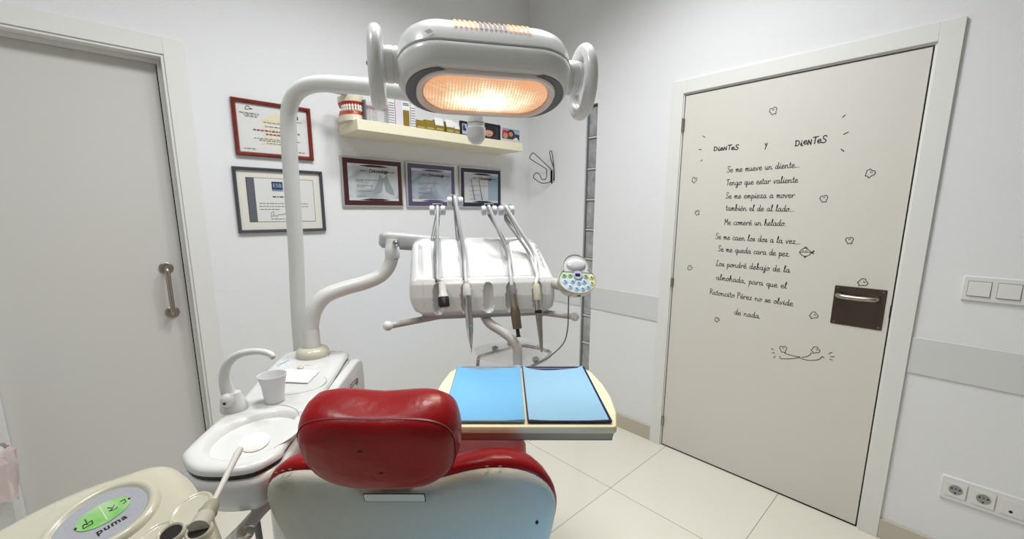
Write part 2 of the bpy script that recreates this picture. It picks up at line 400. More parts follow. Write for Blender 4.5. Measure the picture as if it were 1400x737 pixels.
ribbon(fi, [(fy-a*.03, fz+b*.03) for a, b in ((-.7,-.05),(-.2,.0),(.4,.05),(.8,0),(1.05,.35),(1.1,.1),(.9,0),(1.15,-.2),(.8,0))], .0028)
ribbon(fi, [(fy-a*.03, fz+b*.03) for a, b in ((-.3,.55),(0,.85),(.25,.5))], .0028); ribbon(fi, [(fy-a*.03, fz+b*.03) for a, b in ((-.1,-.6),(.05,-.85),(.2,-.55))], .0028)
for a in (-.35, .05): ribbon(fi, [(fy-a*.03, fz+.006), (fy-(a+.08)*.03, fz+.008)], .0035)
obj('fish_drawing', fi, m_ink, door, smooth=0)
ms = MB()
for P in ([(583,655),(588,668),(640,668),(680,660),(650,655),(615,645),(605,640)], [(690,662),(720,655),(735,640)], [(680,665),(720,676),(770,672),(785,658),(795,664)]):
    ribbon(ms, [c2(*p) for p in P], .003)
obj('mouse_arms_drawing', ms, m_ink, door, smooth=0)  # arm and ground strokes of the mouse doodle, head left out
for u, v, rot in ((1070.5,477.5,.1), (1114.5,478.5,-.9)): tooth(u, v, .0165, rot)
for a, b in (((541,618),(553,626)), ((546,640),(557,640)), ((554,665),(561,656)), ((818,645),(834,637)), ((826,659),(845,659)), ((822,669),(835,675))):
    d_ = MB(); ribbon(d_, [c2(*a), c2(*b)], .003); obj('ink_dash', d_, m_ink, door, smooth=0)

# ---- left door (sliding leaf recessed in its opening)
d2 = struct('door_2', MB().box((OLx, .062, .005), (-2.122, .10, 2.03)), m_door2, bevel=.001)
for z in (1.173, .975):
    obj('handle_rosette', MB().lathe([(.026, 0), (.026, .004), (.022, .007)], frameM((-2.182, .062, z), (1, 0, 0), (0, 0, 1), (0, -1, 0)), 28), m_steel, d2)
hb = MB(); hb.tube([(-2.182, .056, 1.173), (-2.182, .025, 1.172), (-2.182, .012, 1.158), (-2.182, .011, 1.074), (-2.182, .012, .990), (-2.182, .025, .976), (-2.182, .056, .975)], .0095, 16, smooth=5)
obj('pull_handle', hb, m_steel, d2)
c = MB()
c.box((ORx, -.014, 0), (-2.03, 0, 2.11)); c.box((-2.79, -.014, 0), (OLx, 0, 2.11)); c.box((OLx, -.0135, OT), (ORx, 0, 2.11))
struct('trim_5', c, m_trim, bevel=.0015)
c = MB()
c.box((-2.108, -.008, 0), (ORx, .055, OT)); c.box((OLx, -.008, OT-.01), (-2.108, .055, OT)); c.box((OLx, .045, 2.018), (-2.108, .058, OT-.01)); c.box((-2.1195, .043, 0), (-2.108, .056, OT-.01))
struct('trim_6', c, m_trim, bevel=.001)
struct('gap_shade_2', MB().box((OLx, .105, 0), (ORx, .138, OT)), m_dark, smooth=0)  # dark sheet behind the sliding leaf, giving its edge gap the shade

# ---- glass block strip
m_glass = mat('pressed_glass', (176, 179, 179), .12, trans=.15, bump=1., bscale=30, ior=1.5, var=.25, vscale=18)
m_mortar = mat('grey_mortar', (196, 198, 197), .8, bump=.3)
win = struct('window_1', MB().box((.012, GR-.0, 0), (.105, GR+.006, GT)).box((.012, GL-.010, 0), (.105, GL, GT)).box((.012, GR+.006, GT-.008), (.105, GL-.01, GT)), mat('dark_frame', (112, 113, 113), .5), smooth=0)
zt = 2.087; k = 0
while zt > .15:
    z0, z1 = zt-.186, zt
    b_ = MB(); yc = (GL+GR)/2-.002; r0 = []
    prof = [(.022, .036, .088), (.026, .036, .090), (.08, .036, .090), (.084, .035, .088)]
    rings = [[Vector((x, yc+p.x, (z0+z1)/2+p.y)) for p in rrect(hy, hz, .006, 3)] for x, hy, hz in prof]
    b_.loft(rings); obj('glass_block', b_, m_glass, win)
    fr = MB(); fr.box((.020, GR+.012, z0+.02), (.0215, GR+.016, z1-.02)); fr.box((.020, GR+.012, z0+.02), (.0215, GL-.02, z0+.024)); obj('pressed_rib', fr, mat('rib_glass', (190, 196, 197), .1, trans=.3), win, smooth=0)
    obj('mortar_joint', MB().box((.016, GR+.006, z0-.012), (.09, GL-.010, z0)), m_mortar, win, smooth=0)
    zt -= .198; k += 1
struct('window_2', MB().box((.108, GR-.02, 0), (.112, GL+.02, GT+.02)), mat('corridor_behind_glass', (205, 207, 207), .8), smooth=0).name = 'trim_8'

# ---- ceiling luminaires (behind and above the camera's view)
m_led = mat('led_panel', (255, 255, 255), .5, emit=(252, 253, 255), estr=1.6)
LAMPS = ((-1.65, -1.20, 16.5, 'square white ceiling light above the cuspidor unit'), (-.95, -1.45, 18.5, 'square white ceiling light between the tray table and the right door'), (-2.75, -1.35, 9.8, 'square white ceiling light in front of the left door'))
for x, y, pw_, lab in LAMPS:
    lt = thing('ceiling_light', lab, 'light', (x, y, HC), dental=False, group='ceiling light panels')
    obj('frame', MB().loft([[Vector((x+a*(.20+o), y+b*(.20+o), z)) for a, b in ((1,1),(-1,1),(-1,-1),(1,-1))] for o, z in ((.012, HC), (.012, HC-.012), (0, HC-.012), (0, HC-.004))], False, False), m_trim, lt, smooth=0)
    obj('diffuser', MB().add([(x-.2, y-.2, HC-.006), (x-.2, y+.2, HC-.006), (x+.2, y+.2, HC-.006), (x+.2, y-.2, HC-.006)], [(0, 1, 2, 3)]), m_led, lt, smooth=0)

# ================================================================== WALL ITEMS
# frames on the back wall: x0, x1, z0, z1
def yb(x, y, z): return Vector((x, -y, z))
def picframe(x0, x1, z0, z1, bw, th, m, parent, name='frame'):
    o = [(x0, z0), (x1, z0), (x1, z1), (x0, z1)]
    def R(i, y): return [yb(a+(i if a == x0 else -i), y, b+(i if b == z0 else -i)) for a, b in o]
    mb = MB(); mb.loft([R(bw, .003), R(0, 0.001), R(0, th*.75), R(bw*.25, th), R(bw*.75, th*.9), R(bw, th*.55), R(bw, .003)], False, False)
    return obj(name, mb, m, parent, smooth=25)
def sheet(x0, x1, z0, z1, y, m, parent, name='print'):
    return obj(name, MB().box((x0, -y, z0), (x1, -y+.0015, z1)), m, parent, smooth=0)
def lines(parent, spec, y, m, name='text_lines', h=.0026):
    for x0, x1, z in spec:
        mb = MB(); x = x0
        while x < x1:
            l = random.uniform(.006, .018); e = min(x+l, x1); mb.box((x, -y-.0004, z-h/2), (e, -y, z+h/2)); x = e+.004
        obj('text_line', mb, m, parent, smooth=0)
m_txt = mat('faint_print_ink', (108, 110, 112), .7); m_txtd = mat('dark_print_ink', (55, 55, 60), .7); m_txtr = mat('red_print_ink', (150, 80, 60), .7)
m_cert = mat('certificate_paper', (224, 224, 222), .35); m_passe = mat('passepartout_card', (226, 224, 214), .7)
# 1: red-brown frame
x0, x1, z0, z1 = -1.882, -1.545, 1.672, 1.921
t = thing('picture_frame', 'red-brown wooden framed certificate with a yellow temple drawing', 'picture frame', (x0, 0, z0), dental=False, group='framed certificates beside the lamp pole')
picframe(x0, x1, z0, z1, .018, .02, mat('mahogany_wood', (118, 38, 24), .3, coat=.3, var=.2, vscale=30), t); pr = sheet(x0+.015, x1-.015, z0+.015, z1-.015, .006, m_cert, t, 'certificate')
e = MB()   # temple
def flat(mb, pts, y): mb.add([yb(a, y, b) for a, b in pts]+[yb(a, y-.0005, b) for a, b in pts], [tuple(range(len(pts))), tuple(range(len(pts), 2*len(pts)))[::-1]]+[(i, (i+1) % len(pts), len(pts)+(i+1) % len(pts), len(pts)+i) for i in range(len(pts))]); return mb
xc = -1.702
flat(e, [(xc-.07, z0+.165), (xc+.07, z0+.165), (xc, z0+.205)], .0068); flat(e, [(xc-.06, z0+.155), (xc+.06, z0+.155), (xc+.06, z0+.163), (xc-.06, z0+.163)], .0068)
for a in (-.058, -.032, -.006, .02, .046): flat(e, [(xc+a, z0+.07), (xc+a+.012, z0+.07), (xc+a+.012, z0+.155), (xc+a, z0+.155)], .0068)
flat(e, [(xc-.07, z0+.058), (xc+.07, z0+.058), (xc+.07, z0+.07), (xc-.07, z0+.07)], .0068)
obj('temple_drawing', e, mat('yellow_wash_ink', (226, 218, 186), .6), t, smooth=0)
lines(t, [(xc-.10, xc+.10, z0+.12), (xc-.05, xc+.06, z0+.105)], .0076, m_txtr, h=.006)
lines(t, [(xc-.055, xc+.055, z0+.158), (xc-.05, xc+.05, z0+.14), (xc-.1, xc+.1, z0+.083), (xc-.08, xc+.08, z0+.075), (xc-.05, xc+.05, z0+.064), (x0+.03, x0+.11, z0+.19), (x0+.045, x0+.105, z0+.183), (x0+.05, x0+.1, z0+.176), (x0+.035, x0+.085, z0+.034), (x1-.09, x1-.04, z0+.034), (x1-.085, x1-.045, z0+.176)], .0076, m_txt)
lg = MB(); lg.tube([yb(x0+.055+a, .0075, z0+.205+b) for a, b in ((0,0),(.002,.01),(.01,.016),(.017,.012),(.022,.006),(.03,.006),(.012,.002),(0,0))], .001, 6, smooth=3)
obj('crest', lg, m_txtd, t); obj('stamp', MB().box((x1-.075, -.0075, z0+.187), (x1-.058, -.0065, z0+.203)), m_txtd, t)
# 2: charcoal frame
x0, x1, z0, z1 = -1.905, -1.510, 1.319, 1.621
t = thing('picture_frame', 'charcoal framed diploma in a wide cream mount below the red-brown frame', 'picture frame', (x0, 0, z0), dental=False, group='framed certificates beside the lamp pole')
picframe(x0, x1, z0, z1, .014, .018, mat('charcoal_wood', (70, 73, 80), .4), t); sheet(x0+.012, x1-.012, z0+.012, z1-.012, .004, m_passe, t, 'mount')
a0, a1, b0, b1 = x0+.052, x1-.048, z0+.052, z1-.047
sheet(a0-.002, a1+.002, b0-.002, b1+.002, .0048, m_txtd, t, 'mount_edge'); sheet(a0, a1, b0, b1, .0055, m_cert, t, 'diploma')
sheet(a0, a0+.032, b0, b1, .0062, mat('slate_print', (96, 100, 108), .5), t, 'grey_band')
lx = a0+.105
lgo = sheet(lx, lx+.048, b1-.052, b1-.014, .0062, mat('navy_print', (38, 60, 92), .5), t, 'logo'); sheet(lx, lx+.048, b1-.058, b1-.054, .0062, mat('blue_print', (90, 120, 150), .5), t, 'logo_rule')
words('logo_letters', 'ESB', .026, frameM(yb(lx+.024, .0066, b1-.033), (1,0,0), (0,0,1), (0,-1,0)), mat('pale_print', (170, 190, 205), .5), t)
lines(t, [(lx, lx+.07, b1-.085)], .0062, m_txtd, h=.005)
lines(t, [(a0+.045, a1-.03, b1-.117), (a0+.045, a1-.03, b1-.131), (a0+.045, a0+.13, b1-.145), (a0+.09, a0+.15, b0+.012)], .0062, m_txt)
sg = MB(); sg.tube([yb(a0+.09+a, .0062, b0+.02+b) for a, b in ((.01,.012),(0,0),(.002,.02),(.014,.028),(.012,.005),(.022,.01),(.026,.002),(.034,.012),(.05,.012),(.066,.018))], .0007, 5, smooth=3); obj('signature', sg, m_txtd, t)
# 3-5 plaques
def plaque(x0, x1, cb, label, cols, kind):
    z0, z1 = 1.4445, 1.7095
    t = thing('diploma_plaque', label, 'diploma', (x0, 0, z0), group='diploma plaques under the shelf', dental=False)
    mb = MB(); mb.loft([[yb(a, y, b) for a, b in ((x0+i, z0+i), (x1-i, z0+i), (x1-i, z1-i), (x0+i, z1-i))] for y, i in ((.001, 0), (.014, 0), (.016, .002))])
    obj('frame', mb, mat('silver_alloy', (190, 191, 190), .35, metal=.6), t, smooth=20)
    sheet(x0+.009, x1-.009, z0+.009, z1-.009, .017, mat(cb[0], cb[1], .3), t, 'border')
    p0, p1, q0, q1 = x0+.034, x1-.034, z0+.034, z1-.034
    sheet(p0, p1, q0, q1, .018, wave_paper('print_'+kind, cols[0], cols[1], 9., .3), t, 'print')
    m_sil = mat('light_band_'+kind, (206, 206, 210), .3); dk = mat('dark_band_'+kind, cb[1], .3)
    for zz in (q1-.015, q0+.001):
        sheet(p0, p1, zz, zz+.014, .0186, m_sil, t, 'silver_band'); mb = MB()
        flat(mb, [(p0+.06, zz+.004), (p0+.12, zz), (p1-.10, zz), (p1-.05, zz+.004), (p1-.10, zz+.011), (p0+.12, zz+.012)], .0192); obj('dark_band', mb, dk, t, smooth=0)
    words('title_lettering', 'Odontologia', .026, frameM(yb((p0+p1)/2+.03, .0188, q1-.036), (1,0,0), (0,0,1), (0,-1,0)), m_txtd, t, bold=.0006, spacing=.85)
    lines(t, [(p0+.07, p0+.105, q1-.037), (p1-.062, p1-.018, q1-.037)], .0188, m_txtd, h=.004)
    lines(t, [(p0+.045, p0+.19, q1-.085), (p0+.045, p0+.08, q1-.093), (p0+.045, p0+.135, q1-.115), (p0+.045, p0+.09, q1-.124), (p0+.045, p0+.13, q1-.145), (p0+.045, p0+.10, q0+.024)], .0188, m_txt)
    return t, p0, p1, q0, q1
t, p0, p1, q0, q1 = plaque(-1.4125, -1.0525, ('maroon_board', (72, 34, 36)), 'silver edged plaque with a maroon border, left of the three under the shelf', ((198, 203, 206), (160, 167, 172)), 'maroon')
mt = mat('grey_molar_print', (150, 158, 163), .35)
for xx, s_ in ((p0+.17, 1), (p0+.235, -1)):
    mb = MB(); flat(mb, [(xx-.03*s_, q0+.03), (xx+.02*s_, q0+.05), (xx+.035*s_, q0+.12), (xx+.01*s_, q0+.15), (xx-.005*s_, q0+.10), (xx-.028*s_, q0+.06)], .0184); obj('molar_drawing', mb, mt, t, smooth=0)
plaque(-1.030, -.677, ('violet_board', (84, 78, 108)), 'silver edged plaque with a violet border, middle of the three under the shelf', ((168, 178, 190), (128, 138, 152)), 'violet')
t, p0, p1, q0, q1 = plaque(-.643, -.283, ('navy_board', (32, 36, 58)), 'silver edged plaque with a navy border, right of the three under the shelf', ((205, 204, 206), (188, 192, 198)), 'navy')
sheet(p1-.09, p1, q0+.016, q1-.016, .0184, mat('pale_blue_print', (150, 172, 188), .4), t, 'blue_band')
mb = MB()
for a in (.055, .12): flat(mb, [(p0+a, q1-.045), (p0+a+.004, q1-.045), (p0+a+.035, q0+.016), (p0+a+.026, q0+.016)], .0188)
obj('instrument_drawing', mb, m_txt, t, smooth=0)

# shelf
SH = 1.861
shf = solo('wall_shelf', MB().box((-1.405, -.235, 1.811), (-.287, 0, SH)), m_shelf, 'cream floating wall shelf above the three plaques', 'shelf', (-1.405, 0, 1.811), dental=False, bevel=.0015)
def wy(u, v, y):      # photo position on a plane parallel to the back wall
    q = Vector((syw*cp, cyw*cp, -sp)); r = Vector((cyw, -syw, 0)); up = r.cross(q)
    ray = q + (u-700)/FPX*r - (v-CY)/FPX*up; t = (y-CAM.y)/ray.y; return CAM+ray*t

# jaw model
x = wy(483, 150, -.15).x-.055; yb0 = -.20
jm = thing('dental_jaw_model', 'pair of cream plaster jaws with red gums and white teeth on the left shelf end', 'dental model', (x, yb0, SH), dental=False)
m_plaster = mat('cream_plaster', (226, 218, 196), .6); m_gum = mat('red_gum', (176, 62, 42), .35, var=.15, vscale=60); m_tooth = mat('ivory_tooth', (235, 228, 212), .3)
def arch(hw, dp, n=20):      # front contour of a dental arch, x,y
    return [Vector((x+.055-hw*math.cos(PI*i/(n-1)), yb0+.075-dp*math.sin(PI*i/(n-1)), 0)) for i in range(n)]
def slab(mb, hw, dp, z0, z1, hw1=None, dp1=None):
    A = arch(hw, dp)+[Vector((x+.055+hw, yb0+.11, 0)), Vector((x+.055-hw, yb0+.11, 0))]; B = arch(hw1 or hw, dp1 or dp)+[Vector((x+.055+(hw1 or hw), yb0+.11, 0)), Vector((x+.055-(hw1 or hw), yb0+.11, 0))]
    mb.loft([[p+Vector((0,0,z0)) for p in A], [p+Vector((0,0,z1)) for p in B]]); return mb
obj('lower_plaster_base', slab(MB(), .054, .072, SH, SH+.03, .052, .070), m_plaster, jm); obj('upper_plaster_base', slab(MB(), .052, .07, SH+.088, SH+.118, .055, .073), m_plaster, jm)
obj('lower_gum', slab(MB(), .053, .072, SH+.03, SH+.054, .045, .064), m_gum, jm); obj('upper_gum', slab(MB(), .045, .064, SH+.066, SH+.09, .054, .073), m_gum, jm)
tt = MB()
for zc_, hh in ((SH+.053, .011), (SH+.067, .012)):
    for i, p in enumerate(resample(arch(.047, .067), 14, False)): tt.ball((p.x, p.y, zc_), .0058, 10, (1, 1, hh/.0065))
obj('teeth', tt, m_tooth, jm)
solo('white_rod', MB().box((x-.075, yb0+.02, SH+.118), (x+.055, yb0+.055, SH+.123)), m_white, 'thin flat white strip lying across the top of the jaw model', 'strip', (x-.07, yb0+.02, SH+.118), dental=False, bevel=.001).name = 'flat_strip'
# acrylic tooth model
a = wy(499, 160, -.2).x; b = wy(531, 160, -.2).x
tm = thing('tooth_display_block', 'small clear display block with enlarged teeth beside the jaw model', 'dental model', (a, -.2, SH), dental=False)
obj('acrylic_block', MB().box((a, -.21, SH+.004), (b, -.15, SH+.095)), mat('clear_acrylic', (225, 225, 232), .08, trans=.55, alpha=.5), tm, bevel=.002)
obj('dark_side_panel', MB().box((a-.006, -.212, SH), (a+.002, -.148, SH+.1)), m_gray, tm, smooth=0)
obj('plinth', MB().box((a, -.213, SH), (b, -.147, SH+.004)), m_white, tm)
tb = MB()
for k_, (xx, wd) in enumerate(((a+.028, .013), (a+.062, .012))):
    for dx in (-.5, .5): tb.tube([(xx+dx*wd, -.18, SH+.06), (xx+dx*wd*1.3, -.18, SH+.03), (xx+dx*wd*.8, -.18, SH+.008)], [.007, .006, .0015], 10)
    tb.ball((xx, -.18, SH+.064), wd, 12, (1, .8, .8))
obj('tooth_roots', tb, m_tooth, tm); obj('gum_layer', MB().box((a+.004, -.195, SH+.07), (b-.004, -.16, SH+.08)), m_gum, tm, smooth=0)
# boxes
def carton(u0, u1, y, h, dp, m, label, front=None, extra=None, grp=None):
    a = wy(u0, 165, y).x; b = wy(u1, 165, y).x
    t = thing('medicine_carton', label, 'carton', (a, y, SH), dental=False, group='medicine cartons on the shelf')
    obj('carton_body', MB().box((a, y, SH), (b, y+dp, SH+h)), m, t, bevel=.0008)
    if front: obj('front_print', MB().box((a+(b-a)*front[1], y-.0006, SH+h*front[2]), (a+(b-a)*front[3], y, SH+h*front[4])), front[0], t, smooth=0)
    return t, a, b
m_olive = mat('olive_gold_print', (132, 112, 38), .35); m_lil = mat('lilac_white_print', (214, 208, 216), .5)
carton_w = mat('carton_white', (228, 228, 226), .5)
t, a, b = carton(531, 540, -.2, .125, .05, carton_w, 'narrow white carton with grey print between tooth block and gold carton')
mb = MB()
for i in range(9):
    z = SH+.012+i*.012; mb.box((a+.003, -.2008, z), (b-.003, -.2, z+.005))
obj('print_marks', mb, mat('grey_print', (140, 142, 150), .5), t, smooth=0)
t, a, b = carton(541, 561, -.2, .13, .05, m_lil, 'tall white and gold carton, tallest of the shelf boxes', (m_olive, .5, .05, .92, .66))
obj('title_block', MB().box((a+(b-a)*.42, -.2006, SH+.088), (b-.001, -.2, SH+.128)), carton_w, t, smooth=0)
lines_ = MB()
for z in (.118, .11): lines_.box((a+(b-a)*.5, -.2012, SH+z), (a+(b-a)*.9, -.2006, SH+z+.004))
obj('print_marks', lines_, m_txtd, t, smooth=0)
t, a, b = carton(562, 568, -.2, .125, .045, carton_w, 'slim white carton right beside the tall gold carton')
mb = MB()
for i in range(8):
    z = SH+.01+i*.013; mb.box((a+.002, -.2008, z), (b-.002, -.2, z+.005))
obj('print_marks', mb, MATS['grey_print'], t, smooth=0)
# small gold sachets / flip-top packs
packs = [(569, 583, .055, 'olive gold pack lying tilted at the left of the gold packs', .25), (582, 596, .062, 'olive gold pack with plain front, second of the gold packs', -.1), (595, 608, .07, 'olive gold pack with white top flap, third of the gold packs', .05),
         (610, 622, .07, 'olive gold pack with white top flap, beside the dark gap', 0), (621, 630, .062, 'small olive gold pack with white flap next to the violet photo', 0)]
for i, (u0, u1, h, lab, rt) in enumerate(packs):
    y = -.195; a = wy(u0, 175, y).x; b = wy(u1, 175, y).x-.001
    t = thing('gold_pack', lab, 'pack', (a, y, SH), dental=False, group='gold packs on the shelf')
    mb = MB(); mb.loft([[Vector((a, y, SH)), Vector((b, y, SH)), Vector((b, y+.05, SH)), Vector((a, y+.05, SH))], [Vector((a, y+.002, SH+h*.6)), Vector((b, y+.002, SH+h*.6)), Vector((b, y+.048, SH+h*.6)), Vector((a, y+.048, SH+h*.6))],
                          [Vector((a+.004, y+.018, SH+h)), Vector((b-.004, y+.018, SH+h)), Vector((b-.004, y+.034, SH+h)), Vector((a+.004, y+.034, SH+h))]])
    obj('pack_body', mb, m_olive, t, smooth=0)
    if i >= 2: obj('white_flap', MB().add([(a+.002, y+.001, SH+h*.55), (b-.004, y+.001, SH+h*.55), (b-.004, y+.015, SH+h+.012), (a+.002, y+.015, SH+h+.012)], [(0,1,2,3)]), carton_w, t, smooth=0)
    obj('print_marks', MB().box((a+.008, y-.0005, SH+h*.2), (b-.012, y+.001, SH+h*.34)), mat('pale_gold_print', (176, 160, 100), .5), t, smooth=0)
# photo frames on the shelf
def stand_frame(u0, u1, y, h, bw, mf, label, pat, wdt=None):
    a = wy(u0, 180, y).x; b = wy(u1, 180, y).x if wdt is None else a+wdt
    t = thing('photo_frame', label, 'photo frame', (a, y, SH), dental=False, group='photo frames on the shelf')
    def R(i, yy): return [Vector((p, yy, q)) for p, q in ((a+i, SH+i), (b-i, SH+i), (b-i, SH+h-i), (a+i, SH+h-i))]
    obj('frame', MB().loft([R(0, y+.014), R(0, y), R(bw, y), R(bw, y+.004)], True, False), mf, t, smooth=0)
    for nm, m, pts, dd in pat(a+bw, b-bw, SH+bw, SH+h-bw):
        mb = MB(); mb.add([(p, y+.0035-dd*.0004, q) for p, q in pts], [tuple(range(len(pts)))]); obj(nm, mb, m, t, smooth=0)
    return t
def ell(cx, cz, rx, rz, n=18): return [(cx+rx*math.cos(2*PI*i/n), cz+rz*math.sin(2*PI*i/n)) for i in range(n)]
def P(n, c): return mat('photo_'+n, c, .4)
def pat1(a, b, c, d):
    w_, h_ = b-a, d-c
    return [('photo_print', P('lilac', (178, 184, 214)), [(a, c), (b, c), (b, d), (a, d)], 0), ('dark_shape', P('indigo', (64, 66, 112)), ell(a+w_*.4, c+h_*.6, w_*.25, h_*.3), 1), ('dark_shape', P('indigo', (64, 66, 112)), ell(a+w_*.65, c+h_*.45, w_*.2, h_*.16), 1)]
def pat2(a, b, c, d):
    w_, h_ = b-a, d-c
    return [('photo_print', P('darkroom', (44, 42, 48)), [(a, c), (b, c), (b, d), (a, d)], 0), ('dark_hair', P('hair', (30, 24, 26)), ell(a+w_*.45, c+h_*.55, w_*.42, h_*.46), 1), ('face', P('face', (206, 150, 140)), ell(a+w_*.42, c+h_*.42, w_*.24, h_*.32), 2), ('hair_fringe', P('hair', (30, 24, 26)), [(a+w_*.1, c+h_*.9), (a+w_*.8, c+h_*.9), (a+w_*.68, c+h_*.5), (a+w_*.5, c+h_*.62), (a+w_*.3, c+h_*.6), (a+w_*.17, c+h_*.5)], 3), ('smile', P('lips', (150, 60, 70)), ell(a+w_*.42, c+h_*.24, w_*.09, h_*.035), 3)]
def pat3(a, b, c, d):
    w_, h_ = b-a, d-c
    return [('photo_print', P('sky', (150, 172, 206)), [(a, c), (b, c), (b, d), (a, d)], 0), ('background_trees', P('trees', (54, 60, 66)), [(a, c), (b, c), (b, c+h_*.55), (a+w_*.7, c+h_*.62), (a, c+h_*.5)], 1), ('red_shape', P('redhat', (196, 50, 50)), ell(a+w_*.2, c+h_*.62, w_*.22, h_*.24), 2),
            ('hand', P('skin', (196, 140, 112)), ell(a+w_*.2, c+h_*.3, w_*.14, h_*.26), 3), ('dark_hair', P('hair', (30, 24, 26)), ell(a+w_*.52, c+h_*.62, w_*.2, h_*.32), 3), ('face', P('tan', (184, 126, 98)), ell(a+w_*.5, c+h_*.52, w_*.13, h_*.24), 4), ('white_shirt', P('shirt', (222, 222, 226)), [(a+w_*.6, c), (b-w_*.05, c), (b-w_*.15, c+h_*.25), (a+w_*.75, c+h_*.22)], 4)]
stand_frame(629.5, 641, -.2, .085, .012, m_black, 'small black frame with a violet photo behind the lamp arm', pat1)
stand_frame(656, 684, -.2, .098, .012, m_black, 'black photo frame with a close portrait of a smiling face', pat2)
stand_frame(682.5, 713.5, -.195, .11, .023, m_white, 'white photo frame with a person outdoors at the right shelf end', pat3)

# coat hook on the right wall
hk = thing('coat_hook', 'black bent wire coat hook on the white wall left of the glass blocks', 'coat hook', (0, -.242, 1.66), dental=False)
m_wire = mat('black_wire', (12, 12, 13), .35)
obj('mounting_plate', MB().box((-.004, -.2465, 1.618), (0, -.2365, 1.71)).lathe([(.006, 0), (.006, .004)], frameM((-.004, -.2415, 1.635), (0,1,0), (0,0,1), (-1,0,0)), 12), m_wire, hk)
def hp(u, v, off):     # point at distance off from the right wall
    q = Vector((syw*cp, cyw*cp, -sp)); r = Vector((cyw, -syw, 0)); up = r.cross(q)
    ray = q + (u-700)/FPX*r - (v-CY)/FPX*up; t = (-off-CAM.x)/ray.x; return CAM+ray*t
H_ = lambda x, y, o: hp(700+x/5.26, 190+y/5.26, o)
obj('wire_prong', MB().tube([H_(275,300,.006), H_(262,313,.02), H_(210,316,.045), H_(160,285,.075), H_(155,262,.085), H_(178,243,.085), H_(200,262,.07), H_(215,290,.06), H_(240,288,.045), H_(248,262,.04), H_(246,220,.045), H_(222,200,.055), H_(140,150,.09), H_(126,130,.1), H_(145,103,.1), H_(165,110,.09), H_(272,212,.012), H_(278,240,.006), H_(278,300,.006)], .0028, 8, smooth=5), m_wire, hk)
obj('wire_prong', MB().tube([H_(297,300,.006), H_(300,230,.006), H_(296,170,.015), H_(285,95,.035), H_(276,85,.04), H_(270,100,.04), H_(280,150,.03), H_(300,215,.01), H_(301,300,.006)], .0028, 8, smooth=5), m_wire, hk)

# switches and sockets
def wallbox(name, label, cat, y0, y1, z0, z1, y1e=None):
    t = thing(name, label, cat, (0, y0, z0), dental=False)
    cy_, cz_ = (y0+y1)/2, (z0+z1)/2
    mb = MB(); mb.loft([[Vector((-x_, cy_+p.x, cz_+p.y)) for p in rrect(abs(y1-y0)/2-i, (z1-z0)/2-i, .004, 3)] for x_, i in ((0, 0), (.006, 0), (.0095, .003))]); obj('cover_plate', mb, m_swp, t)
    return t
m_swp = mat('white_switch_plastic', (226, 226, 223), .3); m_sock = mat('grey_socket_plastic', (150, 152, 148), .5)
t = wallbox('light_switch', 'white light switch with two rockers right of the door', 'switch', -2.331, -2.492, 1.094, 1.186)
for y0, y1 in ((-2.345, -2.4035), (-2.4195, -2.476)):
    obj('rocker_recess', MB().box((-.0100, y1-.001, 1.111), (-.008, y0+.001, 1.1685)), mat('switch_gap', (120, 120, 118), .6), t, smooth=0)
    mb = MB(); mb.loft([[Vector((-.009, y0, 1.1125)), Vector((-.009, y1, 1.1125)), Vector((-.009, y1, 1.167)), Vector((-.009, y0, 1.167))], [Vector((-.015, y0-.001, 1.114)), Vector((-.015, y1+.001, 1.114)), Vector((-.0115, y1+.001, 1.166)), Vector((-.0115, y0-.001, 1.166))]]); obj('rocker', mb, m_swp, t, bevel=.0008)
t = wallbox('power_socket', 'long white socket strip low on the wall with two sockets', 'power socket', -2.3755, -2.66, .287, .385)
for yc in (-2.418, -2.4925, -2.5665):
    mb = MB(); mb.box((-.0125, yc-.029, .306), (-.009, yc+.029, .366)); o_ = obj('socket_module', mb, m_swp, t, bevel=.0006)
    obj('module_gap', MB().box((-.0098, yc-.0325, .305), (-.0092, yc-.0315, .367)), MATS['switch_gap'], t, smooth=0)
    if yc > -2.55:
        M_ = frameM((-.0126, yc, .338), (0,1,0), (0,0,1), (-1,0,0))
        obj('socket_well', MB().lathe([(.0195, 0), (.0195, .0008), (.0185, .0005)], M_, 28), m_sock, o_)
        for a_, b_, r_ in ((-.011, .004, .003), (.011, .004, .003), (0, .005, .0025), (0, -.013, .003)): obj('pin_hole', MB().lathe([(r_, .0008), (r_, .0013)], frameM((-.0126, yc+a_, .338+b_), (0,1,0), (0,0,1), (-1,0,0)), 12), m_black, o_)
    else: obj('data_port', MB().lathe([(.0055, 0), (.0055, .0008)], frameM((-.0126, yc+.004, .324), (0,1,0), (0,0,1), (-1,0,0)), 6), m_black, o_)

